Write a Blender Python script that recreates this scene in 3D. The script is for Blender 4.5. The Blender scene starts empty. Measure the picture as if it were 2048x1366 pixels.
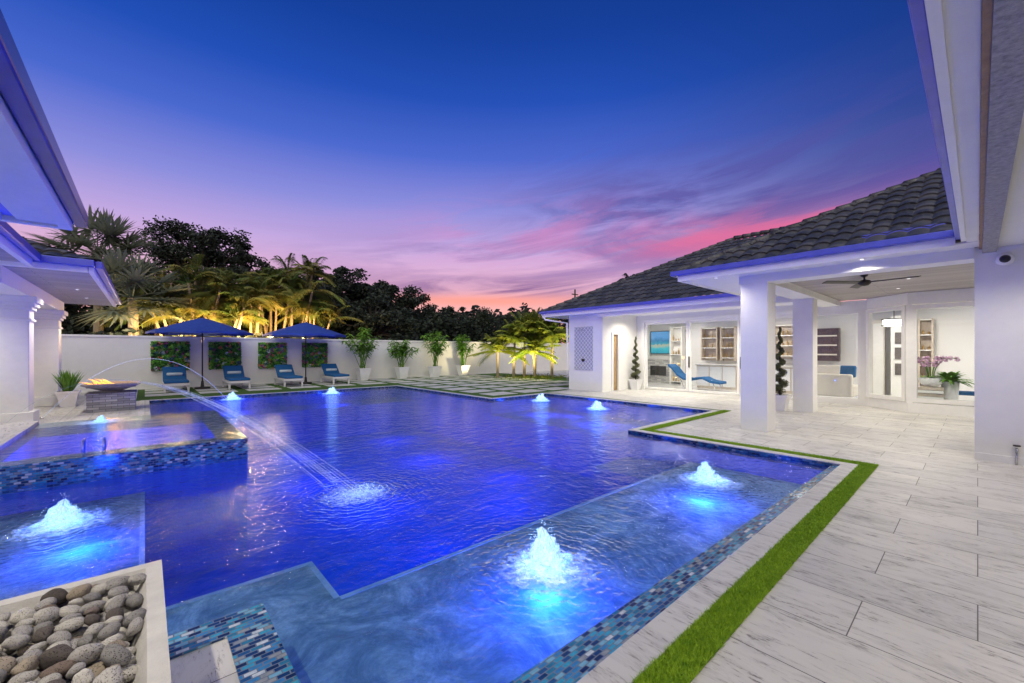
import bpy, bmesh, math, random
import numpy as np
from mathutils import Vector, Matrix, noise
R=math.radians; rnd=random.Random(7); rng=np.random.default_rng(5)
SC=bpy.context.scene; C=SC.collection
F0=827.; TH=R(48.4); CT,ST=math.cos(TH),math.sin(TH)
def PD(px,d):
    r=(px-1024)/F0*d; return (CT*d+ST*r, ST*d-CT*r)
def PY(px,Y):
    q=(px-1024)/F0; return PD(px,Y/(ST-CT*q))
def YX(px,X):
    k=(px-1024)/F0; return (ST*X-CT*k*X)/(CT+ST*k)
def s3(r,g,b): 
    f=lambda c:(c/255/12.92) if c/255<=.04045 else ((c/255+.055)/1.055)**2.4
    return (f(r),f(g),f(b))
# ---------------------------------------------------------------- mesh builder
class MB:
    def __init__(s): s.v=[];s.f=[]
    def add(s,vs,fs):
        n=len(s.v); s.v.extend(tuple(v) for v in vs); s.f.extend(tuple(i+n for i in f) for f in fs); return s
    def box(s,x0,x1,y0,y1,z0,z1):
        return s.add([(x0,y0,z0),(x1,y0,z0),(x1,y1,z0),(x0,y1,z0),(x0,y0,z1),(x1,y0,z1),(x1,y1,z1),(x0,y1,z1)],
          [(0,3,2,1),(4,5,6,7),(0,1,5,4),(1,2,6,5),(2,3,7,6),(3,0,4,7)])
    def rect(s,x0,x1,y0,y1,z): return s.add([(x0,y0,z),(x1,y0,z),(x1,y1,z),(x0,y1,z)],[(0,1,2,3)])
    def obox(s,M,sx,sy,sz):
        vs=[M@Vector((a*sx/2,b*sy/2,c*sz/2)) for c in(-1,1) for a,b in((-1,-1),(1,-1),(1,1),(-1,1))]
        return s.add(vs,[(0,3,2,1),(4,5,6,7),(0,1,5,4),(1,2,6,5),(2,3,7,6),(3,0,4,7)])
    def prism(s,p,z0,z1):
        n=len(p); return s.add([(a,b,z0) for a,b in p]+[(a,b,z1) for a,b in p],
          [tuple(range(n-1,-1,-1)),tuple(range(n,2*n))]+[(i,(i+1)%n,n+(i+1)%n,n+i) for i in range(n)])
    def frus(s,cx,cy,z0,z1,a0,a1,cap=True):
        vs=[(cx+a*a0,cy+b*a0,z0) for a,b in((-1,-1),(1,-1),(1,1),(-1,1))]+[(cx+a*a1,cy+b*a1,z1) for a,b in((-1,-1),(1,-1),(1,1),(-1,1))]
        fs=[(0,1,5,4),(1,2,6,5),(2,3,7,6),(3,0,4,7)]
        if cap: fs+=[(0,3,2,1),(4,5,6,7)]
        return s.add(vs,fs)
    def tube(s,pts,rad,n=8,cap=True):
        pts=[Vector(p) for p in pts]; m=len(pts)
        if not hasattr(rad,'__len__'): rad=[rad]*m
        vs=[];fs=[]; ref=None
        for i,p in enumerate(pts):
            t=(pts[min(i+1,m-1)]-pts[max(i-1,0)]).normalized()
            if ref is None: ref=Vector((0,0,1)) if abs(t.z)<.9 else Vector((1,0,0))
            a=t.cross(ref).normalized(); b=t.cross(a); ref=ref if abs(t.dot(ref))<.95 else a
            for k in range(n):
                w=2*math.pi*k/n; vs.append(p+(a*math.cos(w)+b*math.sin(w))*rad[i])
        for i in range(m-1):
            for k in range(n): fs.append((i*n+k,i*n+(k+1)%n,(i+1)*n+(k+1)%n,(i+1)*n+k))
        if cap: fs+=[tuple(range(n-1,-1,-1)),tuple(range((m-1)*n,m*n))]
        return s.add(vs,fs)
    def lathe(s,prof,n=20,c=(0,0,0)):
        vs=[];fs=[]
        for r,z in prof:
            for k in range(n): w=2*math.pi*k/n; vs.append((c[0]+r*math.cos(w),c[1]+r*math.sin(w),c[2]+z))
        for i in range(len(prof)-1):
            for k in range(n): fs.append((i*n+k,i*n+(k+1)%n,(i+1)*n+(k+1)%n,(i+1)*n+k))
        return s.add(vs,fs)
    def leaves(s,P,size,asp=.45):
        P=np.asarray(P,float); N=len(P)
        a=rng.normal(size=(N,3)); a[:,2]*=.6; a/=np.linalg.norm(a,axis=1)[:,None]
        b=rng.normal(size=(N,3)); b-=a*(a*b).sum(1)[:,None]; b/=np.linalg.norm(b,axis=1)[:,None]
        L=(size*rng.uniform(.6,1.3,N))[:,None]
        q=np.stack([P-a*L,P+b*L*asp,P+a*L,P-b*L*asp],1).reshape(-1,3)
        n=len(s.v); s.v.extend(map(tuple,q.tolist())); s.f.extend([(n+4*i,n+4*i+1,n+4*i+2,n+4*i+3) for i in range(N)])
        return s
def mk(mb,name,mat,parent=None,world=False,uv=False,smooth=False,bev=0,loc=None,label=None):
    me=bpy.data.meshes.new(name); off=Vector((0,0,0))
    if world and parent is not None: off=Vector(parent.location)
    v=[(a[0]-off.x,a[1]-off.y,a[2]-off.z) for a in mb.v] if off.length>0 else mb.v
    me.from_pydata(v,[],mb.f); me.update()
    if uv:
        ul=me.uv_layers.new(name='u')
        for p in me.polygons:
            n=p.normal; ax=max(range(3),key=lambda i:abs(n[i]))
            for li in p.loop_indices:
                c=mb.v[me.loops[li].vertex_index]
                ul.data[li].uv=(c[1],c[2]) if ax==0 else ((c[0],c[2]) if ax==1 else (c[0],c[1]))
    if smooth: me.polygons.foreach_set('use_smooth',[True]*len(me.polygons))
    o=bpy.data.objects.new(name,me); C.objects.link(o); me.materials.append(mat)
    if parent is not None: o.parent=parent
    if loc is not None: o.location=loc
    if bev:
        b=o.modifiers.new('b','BEVEL'); b.width=bev; b.segments=2; b.limit_method='ANGLE'
    if label: o['label']=label
    return o
def struct(name,mb,mat,**k):
    o=mk(mb,name,mat,**k); o['kind']='structure'; o['label']=name.replace('_',' '); return o
def tag(o,label,cat,group=None,kind=None):
    o['label']=label;o['category']=cat
    if group:o['group']=group
    if kind:o['kind']=kind
    return o
def thing(name,label,cat,loc=(0,0,0),rz=0,group=None):
    o=bpy.data.objects.new(name,None); C.objects.link(o); o.location=loc; o.rotation_euler=(0,0,rz); o.empty_display_size=.1
    return tag(o,label,cat,group)
def dup(root,loc,rz=0,label=None,scale=None):
    r=root.copy(); C.objects.link(r); r.location=loc; r.rotation_euler=(0,0,rz)
    if scale: r.scale=(scale,)*3
    if label: r['label']=label
    for ch in list(root.children):
        c=ch.copy(); C.objects.link(c); c.parent=r
        for g in list(ch.children):
            d=g.copy(); C.objects.link(d); d.parent=c
    return r
# ---------------------------------------------------------------- materials
class NT:
    def __init__(s,nt): s.t=nt; nt.nodes.clear()
    def l(s,a,b): s.t.links.new(a,b)
    def put(s,sock,v):
        if hasattr(v,'is_linked'): s.l(v,sock)
        else: sock.default_value=v
    def m(s,op,a,b=0.,clamp=False):
        x=s.t.nodes.new('ShaderNodeMath'); x.operation=op; x.use_clamp=clamp
        s.put(x.inputs[0],a)
        if op not in('SINE','COSINE','EXPONENT','ARCSINE','ABSOLUTE','SQRT','FLOOR'): s.put(x.inputs[1],b)
        return x.outputs[0]
    def mix(s,f,a,b,typ='MIX'):
        x=s.t.nodes.new('ShaderNodeMix'); x.data_type='RGBA'; x.blend_type=typ
        s.put(x.inputs[0],f)
        for i,v in((6,a),(7,b)):
            if not hasattr(v,'is_linked') and len(v)==3: v=(*v,1)
            s.put(x.inputs[i],v)
        return x.outputs[2]
    def noise(s,vec,scale,detail=4,rough=.55,dist=0):
        x=s.t.nodes.new('ShaderNodeTexNoise'); x.inputs['Scale'].default_value=scale; x.inputs['Detail'].default_value=detail
        x.inputs['Roughness'].default_value=rough; x.inputs['Distortion'].default_value=dist
        if vec is not None: s.l(vec,x.inputs['Vector'])
        return x.outputs[0]
    def ramp(s,f,stops,interp='LINEAR'):
        x=s.t.nodes.new('ShaderNodeValToRGB'); x.color_ramp.interpolation=interp; s.l(f,x.inputs[0]); e=x.color_ramp.elements
        while len(e)<len(stops): e.new(.5)
        for i,(p,c) in enumerate(stops): e[i].position=p; e[i].color=(*c,1)
        return x.outputs[0]
    def map(s,vec,sc=(1,1,1),rot=(0,0,0),loc=(0,0,0)):
        x=s.t.nodes.new('ShaderNodeMapping'); x.inputs['Scale'].default_value=sc; x.inputs['Rotation'].default_value=rot; x.inputs['Location'].default_value=loc
        s.l(vec,x.inputs[0]); return x.outputs[0]
    def tc(s,k='Object'): return s.t.nodes.new('ShaderNodeTexCoord').outputs[k]
    def pos(s): return s.t.nodes.new('ShaderNodeNewGeometry').outputs['Position']
    def bump(s,h,st=.3,dist=.02):
        x=s.t.nodes.new('ShaderNodeBump'); x.inputs['Strength'].default_value=st; x.inputs['Distance'].default_value=dist; s.l(h,x.inputs['Height']); return x.outputs[0]
    def pr(s,col=(.5,.5,.5),rough=.5,metal=0,normal=None,emit=None,es=0,spec=.5):
        p=s.t.nodes.new('ShaderNodeBsdfPrincipled')
        if hasattr(col,'is_linked'): s.l(col,p.inputs['Base Color'])
        else: p.inputs['Base Color'].default_value=(*col,1)
        s.put(p.inputs['Roughness'],rough); p.inputs['Metallic'].default_value=metal; p.inputs['Specular IOR Level'].default_value=spec
        if normal is not None: s.l(normal,p.inputs['Normal'])
        if emit is not None:
            if hasattr(emit,'is_linked'): s.l(emit,p.inputs['Emission Color'])
            else: p.inputs['Emission Color'].default_value=(*emit,1)
            s.put(p.inputs['Emission Strength'],es)
        return p.outputs[0]
    def trans(s,c=(1,1,1)):
        t=s.t.nodes.new('ShaderNodeBsdfTransparent'); t.inputs[0].default_value=(*c,1); return t.outputs[0]
    def mixs(s,f,a,b):
        x=s.t.nodes.new('ShaderNodeMixShader'); s.put(x.inputs[0],f); s.l(a,x.inputs[1]); s.l(b,x.inputs[2]); return x.outputs[0]
    def out(s,sh):
        o=s.t.nodes.new('ShaderNodeOutputMaterial'); s.l(sh,o.inputs[0])
def newmat(name):
    m=bpy.data.materials.new(name); m.use_nodes=True; return m,NT(m.node_tree)
def mat(name,c,c2=None,rough=.6,scale=6,bump=0,bs=60,metal=0,emit=None,es=0,spec=.5,sc=(1,1,1),pos=False):
    m,n=newmat(name); tc=n.pos() if pos else n.tc('Object')
    tc=n.map(tc,sc); col=c
    if c2 is not None: col=n.ramp(n.noise(tc,scale,6,.65),[(.32,c),(.68,c2)])
    nm=n.bump(n.noise(tc,bs,4),bump,.02) if bump else None
    n.out(n.pr(col,rough,metal,nm,emit,es,spec)); return m
def leafmat(name,c,c2,scale,tr=.35):
    m,n=newmat(name); col=n.ramp(n.noise(n.pos(),scale,6,.65),[(.32,c),(.68,c2)])
    t=n.t.nodes.new('ShaderNodeBsdfTranslucent'); n.l(col,t.inputs[0]); n.out(n.mixs(tr,n.pr(col,.55),t.outputs[0])); return m
M={}
M['stucco']=mat('stucco',(.84,.84,.80),(.79,.79,.76),.85,3,.2,90)
M['trim']=mat('white_trim',(.87,.87,.83),(.82,.82,.79),.5,8)
M['gutter']=mat('gutter_metal',(.08,.10,.46),(.11,.13,.56),.35,4,metal=.2)
M['darkgutter']=mat('dark_gutter_metal',(.03,.04,.20),(.05,.06,.28),.3,4,metal=.4)
M['blue_trim']=mat('blue_lit_trim',(.10,.14,.7),(.12,.18,.8),.4,4,emit=(.015,.05,.8),es=.2)
M['plank_brown']=mat('brown_wood_strip',(.34,.20,.10),(.46,.30,.15),.6,20,.2,80)
M['beam_grey']=mat('weathered_beam',(.46,.45,.45),(.24,.24,.25),.8,30,.5,70)
M['wicker']=mat('white_wicker',(.75,.74,.72),(.6,.59,.57),.7,90,.5,150)
M['blue_fabric']=mat('blue_fabric',(.008,.09,.24),(.012,.12,.32),.85,40,.2,200)
M['umb_fabric']=mat('umbrella_fabric',(.012,.04,.26),(.02,.065,.38),.8,10,.1,200)
M['pillow']=mat('pale_pillow',(.5,.6,.62),(.6,.68,.68),.9,40,.2,200)
M['bronze']=mat('dark_bronze',(.05,.045,.04),None,.4,metal=.6)
M['steel']=mat('steel',(.6,.6,.62),None,.25,metal=.9)
M['ovengrey']=mat('oven_glass',(.10,.09,.09),(.16,.14,.13),.2,3)
M['pot']=mat('white_planter',(.86,.86,.85),(.80,.80,.80),.45,5)
M['soil']=mat('soil',(.05,.035,.025),(.09,.06,.04),.95,30,.6,60)
M['bed']=mat('gravel_bed',(.10,.095,.09),(.2,.19,.17),.95,60,.8,120)
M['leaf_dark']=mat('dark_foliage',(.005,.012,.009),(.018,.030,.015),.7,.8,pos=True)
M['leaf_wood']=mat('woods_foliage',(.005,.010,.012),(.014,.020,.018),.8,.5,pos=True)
M['leaf_palm']=leafmat('palm_foliage',(.05,.15,.03),(.32,.25,.06),.9)
M['leaf_fan']=leafmat('silver_fan_foliage',(.12,.17,.13),(.30,.31,.21),.8)
M['leaf_green']=leafmat('bright_foliage',(.07,.22,.025),(.24,.46,.06),5)
M['leaf_top']=mat('topiary_foliage',(.05,.07,.03),(.17,.18,.07),.6,20,pos=True)
M['leaf_date']=leafmat('date_palm_foliage',(.10,.20,.02),(.38,.38,.05),2)
M['trunk']=mat('palm_trunk',(.20,.16,.10),(.38,.30,.2),.9,12,.6,40,sc=(1,1,4))
M['bark']=mat('dark_bark',(.03,.025,.02),(.06,.05,.04),.95,10,.5,40)
M['fence_dark']=mat('ground_cover',(.012,.02,.01),(.03,.04,.02),.95,1,pos=True)
M['concrete']=mat('bowl_concrete',(.64,.62,.58),(.52,.50,.47),.8,9,.3,120)
M['concrete2']=mat('grey_bowl_concrete',(.42,.38,.34),(.30,.28,.26),.8,9,.3,120)
M['white_stone']=mat('interior_white',(.8,.8,.8),None,.4)
M['glossfloor']=mat('interior_floor',(.75,.75,.75),None,.12)
M['wood_lt']=mat('oak_cabinet',(.52,.44,.35),(.64,.56,.47),.5,14,sc=(1,1,.2))
M['wood_dk']=mat('dark_cabinet',(.06,.04,.05),(.12,.08,.09),.4,8)
M['sofa']=mat('cream_sofa',(.66,.62,.56),(.74,.70,.64),.9,40,.2,150)
M['black']=mat('black_plastic',(.012,.012,.014),None,.3)
M['gold']=mat('brass',(.6,.42,.2),None,.3,metal=.9)
M['petal']=mat('orchid_petal',(.8,.72,.8),(.5,.1,.35),.6,25)
M['flame']=mat('flame',(1,.4,.05),None,.5,emit=(1,.42,.10),es=1.6)
M['doorwood']=mat('amber_door',(.34,.22,.10),(.46,.32,.16),.4,8)
M['lamp']=mat('lamp_lens',(1,1,1),None,.5,emit=(1,.95,.88),es=3)
def plaster():
    m,n=newmat('pool_shelf_plaster'); p=n.pos(); a=n.noise(p,2.0,9,.76,1.0); b=n.noise(p,18,5,.7)
    col=n.ramp(a,[(.34,(.13,.19,.21)),(.46,(.28,.35,.36)),(.55,(.50,.55,.53)),(.66,(.80,.80,.74))]); col=n.mix(n.m('MULTIPLY',n.ramp(b,[(.4,(0,0,0)),(.65,(1,1,1))]),.45),col,(.17,.22,.24))
    n.out(n.pr(col,.7,0,n.bump(n.m('ADD',a,n.m('MULTIPLY',b,.3)),.6,.05))); return m
M['plaster']=plaster()
M['edge']=mat('shelf_edge_tile',(.34,.44,.48),(.66,.70,.67),.6,7,.4,30,pos=True)
M['deep']=mat('deep_pool_plaster',(.02,.10,.40),(.04,.15,.52),.7,3,.4,30,pos=True)
def brick_nodes(n,vec,w,h,mort,off=.5):
    b=n.t.nodes.new('ShaderNodeTexBrick'); b.inputs['Scale'].default_value=1; b.inputs['Brick Width'].default_value=w; b.inputs['Row Height'].default_value=h
    b.inputs['Mortar Size'].default_value=mort; b.inputs['Mortar Smooth'].default_value=.1; b.inputs['Color1'].default_value=(0,0,0,1); b.inputs['Color2'].default_value=(1,1,1,1); b.inputs['Mortar'].default_value=(.5,.5,.5,1)
    b.offset=off; b.squash=1; n.l(vec,b.inputs['Vector']); return b.outputs[0],b.outputs[1]
def mosaic(name,w,h,mort,k=1.,grout=(.17,.20,.24)):
    m,n=newmat(name); v=n.tc('UV'); c,f=brick_nodes(n,v,w,h,mort)
    st=[(0,(.012,.05,.15)),(.14,(.03,.20,.32)),(.3,(.05,.36,.52)),(.42,(.02,.10,.25)),(.54,(.20,.46,.58)),(.66,(.60,.67,.68)),(.72,(.05,.24,.48)),(.86,(.30,.33,.32)),(.93,(.012,.03,.09))]
    col=n.ramp(c,[(a,tuple(q*k for q in b)) for a,b in st],'CONSTANT')
    col=n.mix(1.,col,n.ramp(n.noise(v,40,3),[(.3,(.7,.75,.8)),(.7,(1.15,1.1,1.1))]),'MULTIPLY')
    col=n.mix(f,col,grout); inv=n.m('SUBTRACT',1.,f)
    n.out(n.pr(col,.18,0,n.bump(inv,.5,.004),spec=.6)); return m
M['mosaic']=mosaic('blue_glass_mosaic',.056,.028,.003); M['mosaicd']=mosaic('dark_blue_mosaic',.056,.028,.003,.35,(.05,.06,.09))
def clad():
    m,n=newmat('stacked_stone'); v=n.tc('UV'); c,f=brick_nodes(n,v,.22,.06,.004)
    col=n.ramp(c,[(0,(.30,.30,.31)),(.5,(.50,.50,.50)),(1,(.70,.69,.67))]); col=n.mix(n.m('MULTIPLY',n.noise(v,30),.5),col,(.3,.3,.3)); col=n.mix(f,col,(.12,.12,.12))
    n.out(n.pr(col,.8,0,n.bump(n.m('ADD',n.m('MULTIPLY',f,-1.),n.m('MULTIPLY',c,.6)),.8,.03))); return m
M['clad']=clad()
def deckmat(name,w,h,mort,base=(.70,.685,.64),vein=(.37,.36,.34),gap=(.11,.10,.09),swap=True):
    m,n=newmat(name); p=n.pos()
    if swap: p=n.map(p,rot=(0,0,R(90)))
    c,f=brick_nodes(n,p,w,h,mort)
    off=n.t.nodes.new('ShaderNodeVectorMath'); off.operation='ADD'; n.l(p,off.inputs[0])
    sc=n.t.nodes.new('ShaderNodeVectorMath'); sc.operation='SCALE'; n.l(c,sc.inputs[0]); sc.inputs['Scale'].default_value=17; n.l(sc.outputs[0],off.inputs[1])
    q=off.outputs[0]
    st=n.noise(n.map(q,(1.5,5.,1)),1.0,9,.76,1.8); st2=n.noise(n.map(q,(10,55,1)),1.0,6,.72,.4); blot=n.noise(n.map(q,(1.8,3,1)),1.,4,.6)
    col=n.mix(n.m('MULTIPLY',n.ramp(st,[(.46,(0,0,0)),(.72,(1,1,1))]),n.ramp(blot,[(.38,(.2,.2,.2)),(.6,(1,1,1))])),base,vein)
    pit=n.m('MULTIPLY',n.ramp(st2,[(.54,(0,0,0)),(.61,(1,1,1))]),n.ramp(st,[(.47,(0,0,0)),(.58,(1,1,1))]))
    col=n.mix(n.m('MULTIPLY',pit,.9),col,(.15,.13,.12))
    tint=n.ramp(c,[(0,(.87,.87,.88)),(1,(1.03,1.02,1.0))]); col=n.mix(1.,col,tint,'MULTIPLY')
    col=n.mix(1.,col,n.ramp(n.noise(p,.9,3),[(.3,(.86,.86,.87)),(.7,(1,1,1))]),'MULTIPLY')
    col=n.mix(f,col,gap)
    h_=n.m('SUBTRACT',n.m('MULTIPLY',st,.35),f); rg=n.m('ADD',.22,n.m('MULTIPLY',st,.45))
    n.out(n.pr(col,rg,0,n.bump(h_,.4,.007))); return m
M['deck']=deckmat('travertine_deck',.92,.46,.003)
M['coping']=deckmat('travertine_coping',3.,5.,.003,(.74,.73,.69),(.38,.37,.37))
M['slab']=mat('paving_slab',(.68,.67,.64),(.54,.53,.51),.6,2,.2,40,pos=True)
M['turf']=mat('turf',(.03,.09,.010),(.08,.18,.015),.95,60,.8,260,pos=True)
M['blade']=mat('turf_blade',(.15,.33,.010),(.40,.60,.03),.6,30,pos=True)
def planks(name,a,b,rot=0):
    m,n=newmat(name); p=n.map(n.pos(),rot=(0,0,rot))
    c,f=brick_nodes(n,p,4.,.14,.004,.37); col=n.ramp(c,[(0,a),(1,b)]); col=n.mix(n.m('MULTIPLY',n.noise(n.map(p,(2,30,1)),1,5),.6),col,a); col=n.mix(f,col,(.05,.05,.05))
    n.out(n.pr(col,.6,0,n.bump(n.m('SUBTRACT',1.,f),.4,.01))); return m
M['planks']=planks('grey_plank_ceiling',(.36,.33,.31),(.52,.48,.45),R(90))
M['planks2']=planks('pavilion_plank_ceiling',(.34,.32,.31),(.48,.46,.44))
TW=.23;TR=.34
def rooftile():
    m,n=newmat('roof_tile'); p=n.pos()
    c,f=brick_nodes(n,n.map(p,rot=(0,0,R(90))),TW,TR,.001,0)
    col=n.ramp(c,[(0,(.022,.024,.030)),(.5,(.045,.046,.052)),(1,(.085,.083,.086))]); col=n.mix(n.ramp(n.noise(p,14,5),[(.5,(0,0,0)),(.85,(1,1,1))]),col,(.13,.13,.135))
    n.out(n.pr(col,.5,0,n.bump(n.noise(p,50),.3,.01))); return m
M['roof']=rooftile()
def schlick(n,normal=None,f0=.04,mul=1.):
    lw=n.t.nodes.new('ShaderNodeLayerWeight'); lw.inputs[0].default_value=.5
    if normal is not None: n.l(normal,lw.inputs['Normal'])
    return n.m('MULTIPLY',n.m('ADD',n.m('MULTIPLY',n.m('POWER',lw.outputs['Facing'],5.),1-f0),f0),mul,True)
def glass(name,tint=(.95,.98,.98)):
    m,n=newmat(name); g=n.t.nodes.new('ShaderNodeBsdfGlossy'); g.inputs['Roughness'].default_value=.02
    n.out(n.mixs(schlick(n),n.trans(tint),g.outputs[0])); return m
M['glass']=glass('window_glass')
WL=-.045
BUB=[(-.55,5.43,WL,1.15),(2.13,2.05,WL,1.15),(5.02,2.15,WL,1.2),(9.2,9.0,WL,1.4),(9.03,6.74,WL,1.4),(5.1,15.6,WL,1.5),(2.1,15.8,WL,1.5),(-.6,10.6,.21,.7)]
LAND=(1.72,4.45)
def watermat():
    m,n=newmat('pool_water'); p=n.pos()
    h=n.noise(n.map(p,(1,1.5,1),(0,0,.4)),3.0,3,.5,.6)
    h=n.m('ADD',h,n.m('MULTIPLY',n.noise(n.map(p,(1.6,1,1),(0,0,-.5)),8,2,.5,.4),.42))
    h=n.m('ADD',h,n.m('MULTIPLY',n.noise(n.map(p,(1,2.2,1),(0,0,.9)),19,2,.5,.5),.17))
    for (x,y,z,s) in BUB[:7]+[(LAND[0],LAND[1],WL,.9)]:
        d=n.t.nodes.new('ShaderNodeVectorMath'); d.operation='DISTANCE'; n.l(p,d.inputs[0]); d.inputs[1].default_value=(x,y,z); d=d.outputs['Value']
        wob=n.m('ADD',n.m('MULTIPLY',d,75.),n.m('MULTIPLY',n.noise(p,6,2),19.))
        h=n.m('ADD',h,n.m('MULTIPLY',n.m('SINE',wob),n.m('MULTIPLY',n.m('EXPONENT',n.m('MULTIPLY',d,-2.9)),.85)))
    b=n.bump(h,.65,.038)
    g=n.t.nodes.new('ShaderNodeBsdfGlossy'); g.inputs['Roughness'].default_value=.045; n.l(b,g.inputs['Normal'])
    n.out(n.mixs(schlick(n,b,.028,1.),n.trans((.52,.74,.97)),g.outputs[0])); return m
M['water']=watermat()
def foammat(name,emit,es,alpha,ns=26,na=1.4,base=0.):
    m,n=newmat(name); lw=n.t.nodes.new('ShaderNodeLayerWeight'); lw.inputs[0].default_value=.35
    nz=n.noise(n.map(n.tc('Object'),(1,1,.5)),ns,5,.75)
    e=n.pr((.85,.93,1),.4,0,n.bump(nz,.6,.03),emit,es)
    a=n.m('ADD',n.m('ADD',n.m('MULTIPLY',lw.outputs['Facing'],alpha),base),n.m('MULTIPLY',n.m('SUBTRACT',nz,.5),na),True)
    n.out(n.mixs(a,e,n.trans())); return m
M['foam']=foammat('self_lit_foam',(.24,.52,1.),.85,1.5,24,3.4,.12)  # LED light inside the foam is put in as emission
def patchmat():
    m,n=newmat('foam_glow_patch'); tc=n.tc('Object'); ln=n.t.nodes.new('ShaderNodeVectorMath'); ln.operation='LENGTH'; n.l(tc,ln.inputs[0]); r=ln.outputs['Value']
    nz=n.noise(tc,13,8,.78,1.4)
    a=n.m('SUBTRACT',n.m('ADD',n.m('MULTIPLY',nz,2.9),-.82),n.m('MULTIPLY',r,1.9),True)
    n.out(n.mixs(a,n.trans(),n.pr((.8,.9,1),.4,0,None,(.10,.30,1.),.7))); return m  # foam plus blue glow on the surrounding water, painted as emission
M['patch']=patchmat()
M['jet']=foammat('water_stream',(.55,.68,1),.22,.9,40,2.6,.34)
def multi(name,stops,scale):
    m,n=newmat(name); v=n.t.nodes.new('ShaderNodeTexVoronoi'); v.inputs['Scale'].default_value=scale; n.l(n.pos(),v.inputs[0])
    sp=n.t.nodes.new('ShaderNodeSeparateColor'); n.l(v.outputs['Color'],sp.inputs[0]); n.out(n.pr(n.ramp(sp.outputs[0],stops,'CONSTANT'),.6)); return m
M['panel']=multi('mixed_panel_foliage',[(0,(.05,.20,.04)),(.25,(.12,.42,.05)),(.5,(.28,.60,.08)),(.66,(.10,.22,.30)),(.74,(.40,.12,.28)),(.82,(.18,.50,.07)),(.92,(.75,.28,.15)),(.97,(.6,.7,.7))],9)
def stone(i,a,b_):
    m,n=newmat('lava_stone_%d'%i); tc=n.tc('Object'); v=n.t.nodes.new('ShaderNodeTexVoronoi'); v.inputs['Scale'].default_value=9; n.l(tc,v.inputs[0])
    v2=n.noise(tc,14,4,.7); oi=n.t.nodes.new('ShaderNodeObjectInfo'); base=n.ramp(oi.outputs['Random'],[(0,a),(1,b_)])
    pit=n.ramp(n.m('ADD',v.outputs['Distance'],n.m('MULTIPLY',n.m('SUBTRACT',v2,.5),.7)),[(.14,(0,0,0)),(.34,(1,1,1))]); col=n.mix(1.,base,n.mix(pit,(.30,.29,.28),(1,1,1)),'MULTIPLY')
    n.out(n.pr(col,.95,0,n.bump(pit,.8,.06))); return m
STN=[stone(0,(.40,.38,.35),(.56,.53,.48)),stone(1,(.24,.23,.22),(.38,.36,.34)),stone(2,(.06,.05,.045),(.13,.11,.10)),stone(3,(.30,.25,.19),(.44,.38,.30)),stone(4,(.14,.10,.08),(.22,.17,.14))]
def tvmat():
    m,n=newmat('tv_picture'); g=n.tc('Generated'); sp=n.t.nodes.new('ShaderNodeSeparateXYZ'); n.l(g,sp.inputs[0])
    f=n.m('ADD',sp.outputs['Z'],n.m('MULTIPLY',n.noise(g,5,3),.25)); col=n.ramp(f,[(0,(.0,.25,.4)),(.35,(.02,.5,.6)),(.5,(.5,.5,.35)),(.56,(.02,.35,.5)),(.72,(.02,.2,.45)),(.85,(.1,.35,.7))])
    n.out(n.pr((0,0,0),.3,0,None,col,.85)); return m
M['tv']=tvmat()
def trellis():
    m,n=newmat('lattice_tile'); v=n.map(n.tc('UV'),(9,9,9),(0,0,R(45))); ch=n.t.nodes.new('ShaderNodeTexBrick'); ch.offset=0; n.l(v,ch.inputs['Vector']); ch.inputs['Scale'].default_value=1; ch.inputs['Brick Width'].default_value=1; ch.inputs['Row Height'].default_value=1; ch.inputs['Mortar Size'].default_value=.08
    n.out(n.pr(n.mix(ch.outputs[1],(.36,.38,.44),(.8,.8,.82)),.3)); return m
M['lattice']=trellis()
# ---------------------------------------------------------------- pool and deck
XS=[-12,-3.5,0,.1,.52,1.1,1.16,5.8,6.85,8.1,10.6,32]; YS=[-10,1.2,2.8,3.2,3.9,4.4,7.3,10.1,11.2,15.1,16.6,22]
def inpool(x,y):
    return (-3.5<x<.52 and 2.8<y<11.2) or (.52<x<6.85 and 1.2<y<16.6) or (.1<x<.52 and 11.2<y<16.6) or (6.85<x<8.1 and 4.4<y<16.6) or (8.1<x<10.6 and 4.4<y<10.1)
def spa(x,y): return -3.5<x<1.16 and 7.3<y<11.2
def depth(x,y):
    if not inpool(x,y): return 0.
    if y<3.2 or (x<1.1 and y<3.9) or (x<0 and y<7.3): return -.36
    if x>8.1 or y>15.1 or (x>5.8 and y<4.4): return -.5
    return -1.6
deck=MB();pf=MB();pdp=MB();pw=MB();st_=MB();wt=MB()
for i in range(len(XS)-1):
    for j in range(len(YS)-1):
        x0,x1,y0,y1=XS[i],XS[i+1],YS[j],YS[j+1]; cx,cy=(x0+x1)/2,(y0+y1)/2; d=depth(cx,cy)
        if d==0: deck.rect(x0,x1,y0,y1,0)
        else:
            (pdp if d<-.4 else pf).rect(x0,x1,y0,y1,d)
            if not spa(cx,cy): wt.rect(x0,x1,y0,y1,WL)
            for (ex,ey,a,b) in ((x0-.01,cy,(x0,y0),(x0,y1)),(x1+.01,cy,(x1,y0),(x1,y1)),(cx,y0-.01,(x0,y0),(x1,y0)),(cx,y1+.01,(x0,y1),(x1,y1))):
                e=depth(ex,ey)
                if e>d+.01:
                    if e==0:
                        zb=max(d,-.12); pw.add([(*a,zb),(*b,zb),(*b,e),(*a,e)],[(0,1,2,3)])
                        if zb>d: st_.add([(*a,d),(*b,d),(*b,zb),(*a,zb)],[(0,1,2,3)])
                    else: st_.add([(*a,d),(*b,d),(*b,e),(*a,e)],[(0,1,2,3)])
struct('deck',deck,M['deck']); struct('pool_shelf_floor',pf,M['plaster']); struct('pool_floor',pdp,M['deep']); struct('pool_wall',pw,M['mosaicd'],uv=True); struct('pool_steps',st_,M['deep'])
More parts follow.
